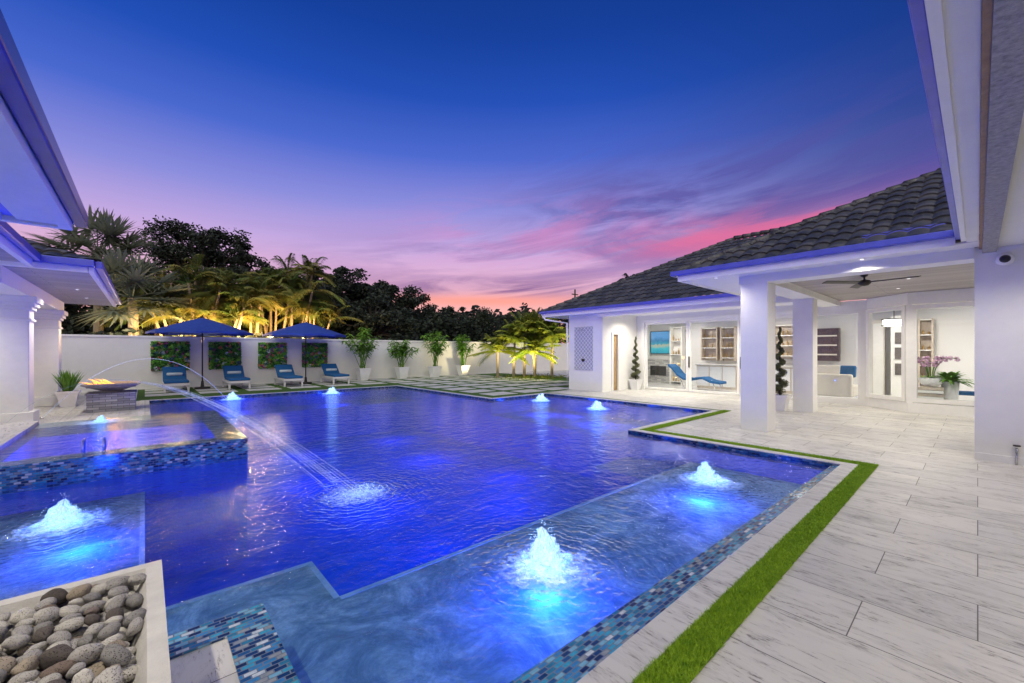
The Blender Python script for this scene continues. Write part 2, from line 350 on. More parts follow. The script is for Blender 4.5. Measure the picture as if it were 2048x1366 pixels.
struct('water',wt,M['water'])
e=MB()
for r in ((1.1,5.8,3.16,3.2),(1.06,1.1,3.2,3.9),(.0,1.06,3.86,3.9),(-.04,0,3.9,7.3)): e.box(*r,-.362,-.352)
struct('shelf_edge',e,M['edge'])
g=MB(); B=2500
g.rect(-B,B,22,B,-.02);g.rect(-B,B,-B,-10,-.02);g.rect(-B,-12,-10,22,-.02);g.rect(32,B,-10,22,-.02)
struct('ground',g,M['fence_dark'])
e=MB()
e.add([(.52,1.2,-.012),(6.85,1.2,-.012),(6.83,1.30,-.030),(.72,1.46,-.043)],[(0,1,2,3)])
e.add([(.72,1.46,-.043),(6.83,1.30,-.030),(6.83,1.30,-.36),(.72,1.46,-.36)],[(0,1,2,3)])
e.box(.32,.52,-1,2.8,.002,.014); e.box(-3.5,.32,2.6,2.8,.002,.014)
struct('mosaic_border',e,M['mosaic'],uv=True)
cp=MB()
for r in ((.0,7.0,1.03,1.198),(6.852,7.0,1.198,4.25),(6.852,10.75,4.25,4.398),(10.602,10.75,4.398,10.25),(8.102,10.602,10.102,10.25),(8.102,8.25,10.25,16.75),(-.1,8.102,16.602,16.75),(-.12,.098,11.2,16.6)): cp.box(*r,0,.012)
struct('coping',cp,M['coping'],bev=.004)
tf=MB(); strips=[(-.5,7.17,.86,1.03),(7.0,7.17,1.03,4.25),(7.17,10.92,4.08,4.25),(10.75,10.92,4.25,10.42),(8.25,10.75,10.25,10.42)]
for r in strips: tf.rect(*r,.005)
tf.rect(8.25,12.3,10.42,21.6,.0045); tf.rect(-.2,8.25,16.75,21.6,.0045); tf.rect(12.3,18,11.2,21.6,.0045)
struct('turf',tf,M['turf'])
bl=MB()
def blades(x0,x1,y0,y1,N,h=.028,w=.0028):
    P=np.stack([rng.uniform(x0,x1,N),rng.uniform(y0,y1,N),np.full(N,.005)],1); a=rng.uniform(0,6.28,N); d=np.stack([np.cos(a),np.sin(a),a*0],1)*w
    t=P+np.stack([rng.normal(0,.010,N),rng.normal(0,.010,N),h*rng.uniform(.6,1.2,N)],1)
    q=np.stack([P-d,P+d,t],1).reshape(-1,3); n=len(bl.v); bl.v.extend(map(tuple,q.tolist())); bl.f.extend([(n+3*i,n+3*i+1,n+3*i+2) for i in range(N)])
blades(.9,3.2,.86,1.03,26000,.022); blades(3.2,7.17,.86,1.03,22000,.022,.004); blades(7.0,7.17,1.03,4.25,12000,.022,.005); blades(7.17,10.92,4.08,4.25,9000,.022,.007)
tag(mk(bl,'artificial_grass',M['blade']),'narrow strip of bright green artificial grass beside the pool coping','grass',kind='stuff')
sl=MB()
for ix in range(11):
    for iy in range(9):
        x=.0+ix*1.45; y=10.74+iy*1.22
        if x<8.3 and y<16.9: continue
        if x>12.2 and y<11.4: continue
        sl.box(x,x+1.12,y,min(y+.80,21.5),.005,.016)
struct('paving_slabs',sl,M['slab'],bev=.004)
# ---------------------------------------------------------------- spa
sp=thing('raised_spa','raised square spa clad in blue mosaic with glowing water, left side of pool','spa',(-1.2,7.3,-.4))
b=MB(); Z=.19
b.box(-3.5,1.16,7.3,7.66,-.12,Z); b.box(.80,1.16,7.66,11.2,-.12,Z); mk(b,'mosaic_wall',M['mosaic'],sp,True,uv=True)
b=MB(); b.box(-3.5,1.15,7.31,11.2,-1.6,-.46); b.box(-3.5,1.15,7.31,7.6,-.46,-.121); b.box(.86,1.15,7.6,11.2,-.46,-.121); mk(b,'foundation',M['deep'],sp,True)
b=MB(); b.box(-3.5,.80,10.0,11.2,-.44,Z-.08); b.box(-3.5,-1.3,7.66,10.0,-.44,Z-.04); b.rect(-1.3,.8,7.66,10.0,-.44); mk(b,'basin',M['deep'],sp,True)
b=MB(); b.rect(-3.5,1.15,7.31,11.19,Z+.006); mk(b,'spa_water',M['water'],sp,True)
b=MB(); b.box(-3.5,-1.42,8.5,11.2,Z-.03,Z+.06); mk(b,'stone_ledge',M['coping'],sp,True,bev=.008)
for x in(-.62,-.42): b=MB(); b.tube([(x,7.9,.08),(x,7.9,.30),(x,8.15,.30),(x,8.15,.08)],.012); mk(b,'handrail',M['steel'],sp,True,smooth=True)
# ---------------------------------------------------------------- bubblers
names=['foaming glowing water bubbler on the left sun shelf below the raised spa','large glowing water bubbler nearest the mosaic edge at bottom centre','glowing water bubbler near the right corner of the pool shelf','small glowing bubbler at far right of pool, nearest the paving grid','small glowing bubbler in far right pool wing, closer to the house columns','small glowing bubbler by far pool edge in front of the rightmost lounger','small glowing bubbler by far pool edge below the leftmost umbrella','tiny bubbler in the shallow back ledge of the raised spa']
for i,(x,y,z,s) in enumerate(BUB):
    t=thing('water_bubbler',names[i],'fountain bubbler',(x,y,z),rnd.random()*6,'glowing water bubblers in the pool')
    b=MB(); K=[.92,1.2,.9,.8,.8,.8,.8,.9][i]
    for (r0,h0,ph,pw_,ox,oy) in ((.10,.165,0,.30,0,0),(.055,.215,5,.36,.015,-.01),(.055,.185,9,.36,-.035,.02),(.055,.17,13,.36,.035,.03),(.135,.11,3,.32,0,0),(.19,.05,7,.4,0,0)):
        nr,nk=12,34; vs=[];fs=[]; h0*=K
        for a in range(nr+1):
            q=a/nr; rr=r0*(1-q)**pw_+.001
            for k in range(nk):
                w=2*math.pi*k/nk; nn=noise.noise(Vector((math.cos(w)*2.2+ph,math.sin(w)*2.2+i*5,q*3)))
                n2=noise.noise(Vector((math.cos(w)*6+ph,math.sin(w)*6+i*5,q*6)))
                f=1+.5*nn+.45*n2; vs.append((s*(ox+rr*f*math.cos(w)+.03*noise.noise(Vector((q*3,i,ph)))),s*(oy+rr*f*math.sin(w)),s*(h0*q*(1+(.5*nn+.4*n2)*(1-q)))-.01))
        for a in range(nr):
            for k in range(nk): fs.append((a*nk+k,a*nk+(k+1)%nk,(a+1)*nk+(k+1)%nk,(a+1)*nk+k))
        b.add(vs,fs)
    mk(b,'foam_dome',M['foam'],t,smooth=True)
    if i<7:
        b=MB()
        for k in range(190):
            a=rnd.random()*6.28; r=abs(rnd.gauss(0,.09))*s+.01; zz=max(.01,rnd.random()*.29*K*s*math.exp(-r*5)); q=.0015+rnd.random()*.0035
            b.lathe([(0,-q),(q,0),(0,q*1.5)],5,(r*math.cos(a),r*math.sin(a),zz))
        mk(b,'droplets',M['foam'],t)['kind']='stuff'
    b=MB(); b.prism([(.6*math.cos(k/24*6.283),.6*math.sin(k/24*6.283)) for k in range(24)],.005,.007); mk(b,'foam_glow_ring',M['patch'],t)
# ---------------------------------------------------------------- jets
def jet(a,bb,apex,label,strands,spread,rad):
    t=thing('water_jet',label,'water jet',a,0,'arching water jets'); bm=MB()
    for s in range(strands):
        pts=[];rr=[]; gx,gy,gz=rnd.gauss(0,1)*spread,rnd.gauss(0,1)*spread,-abs(rnd.gauss(0,1))*spread; N=46; u0=0 if s<2 else .46+.25*rnd.random(); u1=1 if s<10 else rnd.uniform(.78,1)
        for k in range(N+1):
            u=u0+(u1-u0)*k/N; z=a[2]+(bb[2]-a[2])*u+4*(apex-(a[2]+bb[2])/2)*u*(1-u); w_=max(0,(u-.40)/.60)**1.5
            pts.append(((bb[0]-a[0])*u+gx*w_,(bb[1]-a[1])*u+gy*w_,max(z-a[2]+gz*w_*1.9,bb[2]-a[2]-.02)))
            rr.append(rad*(.7+.7*abs(noise.noise(Vector((u*22,s*3.1,0)))))*(1.3 if s<2 else min(1,k/8)))
        bm.tube(pts,rr,5)
    mk(bm,'stream',M['jet'],t,smooth=True)['kind']='stuff'; bm=MB(); bm.lathe([(.03,0),(.03,.03),(.012,.05),(.0,.05)],12); mk(bm,'nozzle',M['steel'],t)
jet((-2.1,12.7,0),(LAND[0],LAND[1],WL),1.06,'long water jet arching over the spa into the middle of the pool',30,.055,.0021)
jet((-1.7,13.7,.0),(1.9,14.9,WL),1.3,'thin water jet arching in front of the leftmost umbrella',2,.004,.005)
t=thing('jet_splash','white splash where the long water jet lands in the pool','splash',(LAND[0],LAND[1],WL))
b=MB()
for k in range(340):
    a=rnd.random()*6.28; r=abs(rnd.gauss(0,.2)); q=.0015+rnd.random()*.004; b.lathe([(0,-q),(q,0),(0,q*1.4)],5,(r*math.cos(a)+.1,r*math.sin(a),rnd.random()*.10*math.exp(-r*2)))
mk(b,'droplets',M['foam'],t)['kind']='stuff'; b=MB(); b.prism([(.1+.65*math.cos(k/24*6.283),.65*math.sin(k/24*6.283)) for k in range(24)],.004,.006); mk(b,'foam_glow_patch',M['patch'],t)
# ---------------------------------------------------------------- fire bowls and stones
def bowl(t,h,z0,z1,a0,rim=.05,cm='concrete'):
    b=MB(); b.frus(0,0,z0,z1-rim,a0,h,False); b.frus(0,0,z1-rim,z1,h,h,False); b.add([(i*h,j*h,z1) for i,j in((-1,-1),(1,-1),(1,1),(-1,1))]+[(i*(h-.055),j*(h-.055),z1) for i,j in((-1,-1),(1,-1),(1,1),(-1,1))],[(0,1,5,4),(1,2,6,5),(2,3,7,6),(3,0,4,7)])
    b.frus(0,0,z1-.10,z1,h-.10,h-.055,False); b.rect(-a0,a0,-a0,a0,z0)
    mk(b,'bowl',M[cm],t); b=MB(); b.rect(-h+.09,h-.09,-h+.09,h-.09,z1-.095); mk(b,'gravel_bed',M['bed'],t)
t=thing('fire_bowl','square concrete fire bowl filled with grey lava stones, near bottom left corner','fire bowl',(-.47,2.07,0)); bowl(t,.53,.22,.5,.36)
b=MB(); b.box(-.38,.38,-.38,.38,.0,.22); mk(b,'pedestal',M['clad'],t,uv=True)
t=thing('fire_bowl','square fire bowl with flames on a stacked stone pedestal beyond the spa','fire bowl',(-.62,14.75,0)); bowl(t,.54,.50,.69,.2,.03,'concrete2')
b=MB(); b.box(-.44,.44,-.44,.44,0,.42); mk(b,'pedestal',M['clad'],t,uv=True); b=MB(); b.box(-.47,.47,-.47,.47,.42,.455); mk(b,'pedestal_cap',M['clad'],t,uv=True,bev=.006); b=MB(); b.box(-.18,.18,-.18,.18,.455,.50); mk(b,'bowl_foot',M['concrete2'],t)
b=MB()
for k in range(14):
    x,y=rnd.uniform(-.36,.12),rnd.uniform(-.2,.25); h=rnd.uniform(.07,.20); lx=rnd.uniform(-.22,-.05)
    b.tube([(x,y,.60),(x+lx*.3,y,.60+h*.4),(x+lx*.8,y,.60+h*.8),(x+lx*1.6,y,.60+h*1.1)],[.032,.028,.015,.002],6)
mk(b,'flame',M['flame'],t,smooth=True)['kind']='stuff'
b=MB()
for k in range(60):
    x,y=rnd.uniform(-.38,.38),rnd.uniform(-.38,.38); b.lathe([(0,-.03),(.035,-.01),(.03,.02),(0,.035)],7,(x,y,.62))
mk(b,'gravel',M['bed'],t)['kind']='stuff'
svar=[]
for v in range(15):
    bm=bmesh.new(); bmesh.ops.create_icosphere(bm,subdivisions=3,radius=1)
    ax=(1,rnd.uniform(.62,.9),rnd.uniform(.5,.75))
    for q in bm.verts:
        f=1+.20*noise.noise(q.co*1.1+Vector((v*9,0,0)))+.07*noise.noise(q.co*3+Vector((v*5,0,0))); q.co=Vector((q.co.x*ax[0],q.co.y*ax[1],q.co.z*ax[2]))*f
    me=bpy.data.meshes.new('lava_stone'); bm.to_mesh(me); bm.free(); me.materials.append(STN[[0,0,1,1,0,1,2,3,0,1,4,1,0,1,0][v]]); me.polygons.foreach_set('use_smooth',[True]*len(me.polygons)); svar.append(me)
for layer in range(2):
    for i in range(16):
        for j in range(16):
            x=-.47+(i-7.5)*.064+rnd.uniform(-.014,.014)+layer*.032; y=2.07+(j-7.5)*.064+rnd.uniform(-.014,.014)+layer*.032
            if layer and rnd.random()<.12: continue
            if x+.47>.445 or x<-.62 or abs(y-2.07)>.445: continue
            if abs(x+.40)<.05 and abs(y-1.78)<.06 and layer: continue
            o=bpy.data.objects.new('lava_stone',svar[rnd.randrange(15)]); C.objects.link(o); r=rnd.choice((.028,.033,.037,.041,.048))*(1 if layer else .95)
            o.scale=(r,r,r); o.location=(x,y,.435+layer*.045+rnd.uniform(0,.018)); o.rotation_euler=(rnd.uniform(-.5,.5),rnd.uniform(-.5,.5),rnd.uniform(0,6))
            tag(o,'rounded porous lava stone in the near fire bowl','stone','lava stones heaped in the near fire bowl')
b=MB(); b.obox(Matrix.Rotation(.5,4,'Z')@Matrix.Rotation(.3,4,'X'),.10,.06,.05); tag(mk(b,'wood_block',M['plank_brown'],loc=(-.40,1.78,.50),bev=.004),'small brown block lying among the grey lava stones','block')
# ---------------------------------------------------------------- boundary wall
t=thing('boundary_wall','long white stucco garden wall behind the loungers','wall',(8,21.7,0))
b=MB(); b.box(-10,26,21.7,21.95,0,2.02); mk(b,'wall_body',M['stucco'],t,True); b=MB(); b.box(-10,26,21.66,21.99,2.02,2.10); mk(b,'cap',M['trim'],t,True,bev=.01)
for k,(x,w) in enumerate(((.78,1.2),(2.6,1.15),(4.42,1.15),(6.25,1.15))):
    t=thing('living_wall_panel','square green living wall panel, '+['leftmost of the four on the white wall','second from the left on the white wall','third from the left on the white wall','rightmost of the four on the white wall'][k],'plant panel',(x,21.62,.72),0,'living wall panels')
    b=MB(); b.box(-w/2,w/2,0,.07,0,1.16); mk(b,'backing',M['leaf_dark'],t)
    N=2800; P=np.stack([rng.uniform(-w/2,w/2,N),rng.uniform(-.10,0,N)*rng.random(N),rng.uniform(0,1.16,N)],1); b=MB(); b.leaves(P,.05,.5); mk(b,'foliage',M['panel'],t)
# ---------------------------------------------------------------- loungers
def lounger():
    t=thing('sun_lounger','x','sun lounger',(0,0,0),0,'blue sun loungers along the wall')
    b=MB(); b.box(-.36,-.30,-.98,.9,.24,.33); b.box(.30,.36,-.98,.9,.24,.33); b.box(-.30,.30,-.98,-.92,.24,.33); b.box(-.30,.30,.84,.9,.24,.33)
    for k in range(12): b.box(-.30,.30,-.86+k*.11,-.81+k*.11,.28,.31)
    mk(b,'frame',M['wicker'],t,bev=.008)
    for x in(-.33,.33):
        for y in(-.9,.8): b=MB(); b.frus(x,y,0,.24,.028,.036); mk(b,'leg',M['wicker'],t)
    b=MB(); b.box(-.35,.35,-.99,.28,.335,.43); mk(b,'seat_cushion',M['blue_fabric'],t,bev=.03)
    b=MB(); b.obox(Matrix.Translation((0,.55,.62))@Matrix.Rotation(R(40),4,'X'),.70,.72,.09); mk(b,'back_cushion',M['blue_fabric'],t,bev=.03)
    b=MB(); b.obox(Matrix.Translation((0,.585,.575))@Matrix.Rotation(R(40),4,'X'),.66,.72,.03); mk(b,'backrest_frame',M['wicker'],t)
    b=MB(); b.obox(Matrix.Translation((0,.74,.48))@Matrix.Rotation(R(-60),4,'X'),.5,.45,.03); mk(b,'backrest_stay',M['wicker'],t)
    b=MB(); b.tube([(-.24,.40,.60),(-.22,.40,.60),(.22,.40,.60),(.24,.40,.60)],[.03,.06,.06,.03],12); mk(b,'pillow',M['pillow'],t,smooth=True); return t
L0=lounger(); pos=['leftmost, below the first green panel','second from the left','third from the left, beside the right umbrella pole','rightmost, nearest the potted plants']
for k,x in enumerate((.85,2.75,4.65,6.6)):
    o=L0 if k==0 else dup(L0,(0,0,0)); o.location=(x,19.9,.016); o['label']='white framed sun lounger with blue cushions, '+pos[k]
# ---------------------------------------------------------------- umbrellas
def umbrella():
    t=thing('patio_umbrella','x','umbrella',(0,0,0),0,'blue patio umbrellas')
    b=MB(); b.lathe([(0,0),(.26,0),(.26,.05),(.06,.08),(.04,.30),(.0,.30)],20); mk(b,'base',M['bronze'],t)
    b=MB(); b.tube([(0,0,.05),(0,0,2.72)],.024,10); mk(b,'pole',M['bronze'],t,smooth=True)
    b=MB(); n=8;Rr=1.72; vs=[(0,0,2.80)]; rings=6; m_=n*4
    for a in range(1,rings+1):
        q=a/rings
        for k in range(m_):
            w=2*math.pi*k/m_; r=Rr*q*math.cos(math.pi/8)/math.cos(((w+math.pi/8)%(math.pi/4))-math.pi/8); sag=abs(((k%4)/4)-.5)*2
            vs.append((r*math.cos(w),r*math.sin(w),2.80-.56*q**1.1-.035*(1-sag)*q))
    fs=[(0,1+k,1+(k+1)%m_) for k in range(m_)]
    for a in range(rings-1):
        for k in range(m_): fs.append((1+a*m_+k,1+(a+1)*m_+k,1+(a+1)*m_+(k+1)%m_,1+a*m_+(k+1)%m_))
    base=1+(rings-1)*m_; ex=[(v[0],v[1],v[2]-.08) for v in vs[base:]]; nb=len(vs); vs+=ex
    for k in range(m_): fs.append((base+k,nb+k,nb+(k+1)%m_,base+(k+1)%m_))
    b.add(vs,fs); mk(b,'canopy',M['umb_fabric'],t)
    b=MB(); b.lathe([(0,2.79),(.03,2.81),(.02,2.84),(.03,2.87),(0,2.91)],10); mk(b,'finial',M['bronze'],t)
    for k in range(8):
        w=k*math.pi/4; b=MB(); b.tube([(.03*math.cos(w),.03*math.sin(w),2.70),(1.6*math.cos(w),1.6*math.sin(w),2.22)],.008,5); mk(b,'rib',M['bronze'],t)
    return t
U=umbrella(); U.location=(1.7,20.35,.016); U['label']='blue patio umbrella, the left one, beside the leftmost lounger'; U.rotation_euler.z=.2
dup(U,(5.5,20.4,.016),.1,'blue patio umbrella, the right one, between third and fourth loungers')
# ---------------------------------------------------------------- plants
def pot(t,h=.62,a0=.15,a1=.26,n='pot'):
    b=MB(); b.frus(0,0,0,h-.06,a0,a1-.02); b.frus(0,0,h-.06,h,a1,a1+.005,False); b.add([(i*(a1+.005),j*(a1+.005),h) for i,j in((-1,-1),(1,-1),(1,1),(-1,1))]+[(i*(a1-.03),j*(a1-.03),h) for i,j in((-1,-1),(1,-1),(1,1),(-1,1))],[(0,1,5,4),(1,2,6,5),(2,3,7,6),(3,0,4,7)])
    b.frus(0,0,h-.07,h,a1-.03,a1-.03,False)
    mk(b,n,M['pot'],t); b=MB(); b.rect(-a1+.035,a1-.035,-a1+.035,a1-.035,h-.03); mk(b,'soil',M['soil'],t)
def strip_leaf(b,p,d,L,w,droop,seg=4):
    d=Vector(d).normalized(); side=d.cross(Vector((0,0,1))); side=side.normalized() if side.length>.01 else Vector((1,0,0)); vs=[];p=Vector(p)
    for k in range(seg+1):
        u=k/seg; c=p+d*L*u+Vector((0,0,-droop*L*u*u)); ww=w*(math.sin(math.pi*(.12+.88*u))+.02); vs+=[c-side*ww,c+side*ww]
    b.add(vs,[(2*k,2*k+1,2*k+3,2*k+2) for k in range(seg)])
def potted(seed,h,label,loc):
    r=random.Random(seed); t=thing('potted_plant',label,'potted plant',loc,0,'tall potted plants in white planters'); pot(t,.62,.18,.31)
    b=MB();f=MB()
    for k in range(17):
        a=r.uniform(0,6.28); lean=r.uniform(.1,.85); hh=h*r.uniform(.6,1.)*(1-.12*lean); base=Vector((r.uniform(-.12,.12),r.uniform(-.12,.12),.58)); tip=base+Vector((math.cos(a)*lean*1.1,math.sin(a)*lean*1.1,hh)); mid=(base+tip)/2+Vector((-math.cos(a)*.08,-math.sin(a)*.08,.12))
        pts=[base,base.lerp(mid,.5),mid,mid.lerp(tip,.5),tip]; b.tube(pts,[.016,.014,.012,.010,.004],5)
        for q in range(40):
            u=r.uniform(.34,1)**.8; p=pts[0].lerp(pts[2],u*2) if u<.5 else pts[2].lerp(pts[4],u*2-1); w=r.uniform(0,6.28)
            strip_leaf(f,p,(math.cos(w),math.sin(w),r.uniform(-.1,.7)),r.uniform(.24,.42),.042,.5,3)
    mk(b,'stem',M['leaf_green'],t)['kind']='stuff'; mk(f,'foliage',M['leaf_green'],t)
for k,x in enumerate((8.28,10.4,12.45,14.4)):
    potted(k,[2.15,1.7,2.25,2.1][k],'leafy green potted plant in tapered white planter, '+['first from the left, by the loungers','second from the left along the wall','third from the left along the wall','fourth, nearest the lit palm clump'][k],(x,20.7,.016))
t=thing('potted_grass','spiky green ornamental grass in white pot before the pavilion column','potted plant',(-1.55,16.35,0)); pot(t,.42,.14,.22); b=MB()
for k in range(240):
    a=rnd.uniform(0,6.28); strip_leaf(b,(rnd.uniform(-.08,.08),rnd.uniform(-.08,.08),.38),(math.cos(a)*rnd.uniform(.05,.6),math.sin(a)*rnd.uniform(.05,.6),1),rnd.uniform(.5,.9),.012,.25)
mk(b,'blades',M['leaf_green'],t)
def topiary(loc,h,label):
    t=thing('spiral_topiary',label,'topiary',loc,0,'spiral topiaries in white pots'); pot(t,.40,.13,.20); b=MB(); b.tube([(0,0,.35),(0,0,h-.1)],[.022,.01],7); mk(b,'trunk',M['bark'],t)
    P=[]
    for k in range(10000):
        u=rnd.random()**1.25; w=u*2*math.pi*6.; rr=.10*(1-u)+.008; tr=.115*(1-u*.80)
        c=Vector((math.cos(w)*rr,math.sin(w)*rr,.47+u*(h-.52))); q=Vector((rnd.gauss(0,1),rnd.gauss(0,1),rnd.gauss(0,1))).normalized()*tr*rnd.random()**.4; q.z*=.75; P.append(c+q)
    b=MB(); b.leaves(P,.017,.5); mk(b,'foliage',M['leaf_top'],t)
topiary((14.3,8.85,0),2.1,'spiral topiary in white pot by the left end of the glass doors'); topiary((12.0,3.32,0),2.15,'spiral topiary in white pot beside the rear square column')
# ---------------------------------------------------------------- palms and trees
def frond(b,p,az,el,L,droop,nl=22,ll=.42,lw=.018,seg=9):
    d=Vector((math.cos(az)*math.cos(el),math.sin(az)*math.cos(el),math.sin(el))); pts=[Vector(p)+d*L*u+Vector((0,0,-droop*L*u**2.2)) for u in [k/seg for k in range(seg+1)]]
    b.tube(pts,[.02*(1-.85*k/seg) for k in range(seg+1)],4,False)
    for k in range(nl):
        u=.15+.85*k/nl; f=u*seg; i=min(int(f),seg-1); c=pts[i].lerp(pts[i+1],f-i); tn=(pts[i+1]-pts[i]).normalized(); sd=tn.cross(Vector((0,0,1))).normalized(); l=ll*math.sin(math.pi*(.15+.8*u))**.6
        for sgn in(-1,1):
            strip_leaf(b,c,sd*sgn*.85+tn*.6+Vector((0,0,.25)),l*rnd.uniform(.8,1.1),lw,.6,2)
def areca(seed,stems,H0,label,loc,name='areca_palm',lm='leaf_palm',fr=11,L=1.8,spread=.8,ll=.5,lw=.03,group='lit palms behind the garden wall',elr=(10,84),dr=(.35,.8)):
    r=random.Random(seed); t=thing(name,label,'palm tree',loc,r.random()*6,group)
    tb=MB();cb=MB()
    for s in range(stems):
        a=r.random()*6.28; h=H0*r.uniform(.72,1.); bx,by=math.cos(a)*spread*.5*r.random(),math.sin(a)*spread*.5*r.random(); tx,ty=bx+math.cos(a)*spread*r.random()*1.3,by+math.sin(a)*spread*r.random()*1.3
        pts=[(bx+(tx-bx)*u**1.5,by+(ty-by)*u**1.5,h*u) for u in(0,.25,.5,.75,1)]; tb.tube(pts,[.09,.075,.065,.06,.05],7)
        for k in range(fr):
            frond(cb,(tx,ty,h),k*2.4+r.random(),R(r.uniform(*elr)),L*r.uniform(.8,1.1),r.uniform(*dr),22,ll,lw)
    o=mk(tb,'trunk',M['trunk'],t)
    if stems>1: o['kind']='stuff'
    mk(cb,'fronds',M[lm],t); return t
pl=['first from left of the front row','second of the front row','third, just right of the left umbrella','fourth, between the two umbrellas','fifth of the front row','sixth, above the right umbrella','seventh, at right end of the front row','low one beside the silver fan palm','tall back palm above the left umbrella','tall back palm just right of the left umbrella','tall back palm between the umbrellas','tall back palm above the right umbrella']
for k,(px,Y,H0,st) in enumerate(((355,23.9,4.1,4),(400,24.3,4.7,4),(447,23.9,4.1,4),(498,24.2,4.6,4),(545,24.8,5.0,4),(592,24.1,4.9,4),(630,24.5,4.3,4),(325,25,3.9,3),(380,25.6,5.6,3),(445,25.8,5.4,3),(515,25.8,5.8,3),(585,25.9,6.0,3))):
    x,y=PY(px,Y); areca(k,st,H0,'feathery lit palm behind the garden wall, '+pl[k],(x,y,0))
def fanpalm(seed,H0,label,loc,n=20,rad=1.0,pet=1.3):
    r=random.Random(seed); t=thing('fan_palm',label,'palm tree',loc,r.random()*6,'silver fan palms'); b=MB(); b.tube([(0,0,0),(.05,0,H0*.5),(0,0,H0)],[.22,.18,.16],10); mk(b,'trunk',M['trunk'],t); b=MB()
    for k in range(n):
        az=k*2.4; el=R(r.uniform(-25,80)); d=Vector((math.cos(az)*math.cos(el),math.sin(az)*math.cos(el),math.sin(el))); p0=Vector((0,0,H0)); p1=p0+d*pet+Vector((0,0,-.15)); b.tube([p0,(p0+p1)/2+Vector((0,0,.08)),p1],[.03,.022,.014],5)
        sd=d.cross(Vector((0,0,1))).normalized(); up=sd.cross(d)
        for m_ in range(36):
            w=R(-145+290*m_/35); dr=(d*math.cos(w)+sd*math.sin(w)+up*.22*((m_%2)-.5)+up*.1); strip_leaf(b,p1,dr,rad*(.8+.2*math.cos(w)),.055,.15,3)
    mk(b,'fronds',M['leaf_fan'],t)
x,y=PD(265,17.2); fanpalm(1,3.7,'large silvery fan palm with stiff round fronds beside the pavilion roof',(x,y,0),28,1.15,1.3)
x,y=PD(195,19); fanpalm(2,5.9,'taller dark fan palm rising behind the pavilion roof',(x,y,0),24,1.3,1.3)
def tree(seed,H0,cr,label,loc,name='broadleaf_tree',lm='leaf_dark',leaf=.13,n=9000,clumps=26,flat=.6,group='dark trees beyond the garden wall',low=.72,dens=.34):
    r=random.Random(seed); t=thing(name,label,'tree',loc,0,group); tb=MB(); cs=[]
    tb.tube([(0,0,0),(r.uniform(-.2,.2),r.uniform(-.2,.2),H0*.3),(r.uniform(-.4,.4),r.uniform(-.4,.4),H0*.6)],[.28,.22,.14],8)
    for k in range(clumps):
        a=r.random()*6.28; q=r.random()**.5; zz=r.uniform(-1,1)*(1-q*q*.6); c=Vector((math.cos(a)*q*cr,math.sin(a)*q*cr,H0*low+zz*H0*(1-low)*.95*flat/.6)); cs.append((c,r.uniform(.35,1.0)*cr*dens))
        tb.tube([(0,0,H0*r.uniform(.35,.55)),(c.x*.5,c.y*.5,H0*.5+(c.z-H0*.5)*.6),tuple(c)],[.09,.06,.02],5)
    mk(tb,'trunk',M['bark'],t)
    P=[]; per=n//clumps
    for c,rr in cs:
        for _ in range(per):
            v=Vector((r.gauss(0,1),r.gauss(0,1),r.gauss(0,1))).normalized()*rr*r.random()**.4*r.uniform(.9,1.5); v.z*=.65; P.append(c+v)
    b=MB(); b.leaves(P,leaf,.5); mk(b,'crown',M[lm],t); return t
specs=[(400,32,11.2,3.6,'tall dark umbrella shaped tree silhouetted above the lit palms',.84),(505,33,9.2,3.2,'dark tree crown behind the centre of the lit palms',.6),(300,30,8.2,3.0,'dark tree crown behind the silver fan palm',.6),(672,29,8.2,2.5,'dark open tree right of the lit palms',.6),(722,31,8.4,2.8,'dark dense tree, tallest right of the lit palms',.58),(782,33,7.4,2.9,'dark rounded tree above the gap before the potted plants',.56),(850,38,6.6,2.8,'dark wispy tree above the second and third potted plants',.6),(590,34,9.0,3.0,'dark tree behind the right umbrella',.6),(640,27,6.8,2.2,'small dark tree at the right edge of the palm row',.52),(745,27,5.6,2.6,'low dark bushy tree above the first potted plant',.5),(345,31,8.4,3.0,'dark tree filling the gap left of the tall umbrella shaped tree',.55),(450,31,8.8,3.0,'dark tree filling the gap right of the tall umbrella shaped tree',.55)]
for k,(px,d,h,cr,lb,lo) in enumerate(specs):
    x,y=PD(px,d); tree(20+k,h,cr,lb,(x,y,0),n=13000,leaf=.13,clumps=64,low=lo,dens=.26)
for k,(px,d,h,cr,lb) in enumerate(((890,34,5.2,1.7,'thin sparse tree left of the lit palm clump'),(945,36,5.6,2.0,'sparse twiggy tree above the fourth potted plant'),(1010,40,5.6,2.4,'low tree right behind the palm clump'))):
    x,y=PD(px,d); tree(50+k,h,cr,lb,(x,y,0),n=3600,leaf=.11,clumps=30,group='sparse trees on the skyline',low=.65,dens=.28)
for k,(px,d,h,lb) in enumerate(((1205,36,7.6,'palm top peeking over the low end of the tiled roof'),(1265,34,8.9,'palm top showing above the middle of the main roof slope'),(1305,32,9.2,'palm top above the tiled roof, right of the other two'))):
    x,y=PD(px,d); areca(90+k,1,h-1,lb,(x,y,0),'distant_palm','leaf_dark',14,1.5,.2,.4,.04,'palm tops above the roof')
P=[]
for k in range(32000):
    x=rnd.uniform(-9,30); y=rnd.uniform(27,29.5); top=(4.6 if x<9 else 3.8)+1.2*noise.noise(Vector((x*.5,y*.3,0)))+.6*noise.noise(Vector((x*1.9,0,4))); P.append((x,y,rnd.uniform(.3,1)*top))
for k in range(7000):
    x=rnd.uniform(-9,16); y=rnd.uniform(22.9,24); P.append((x,y,1.2+rnd.random()*(1.05+.5*noise.noise(Vector((x*1.3,0,9))))))
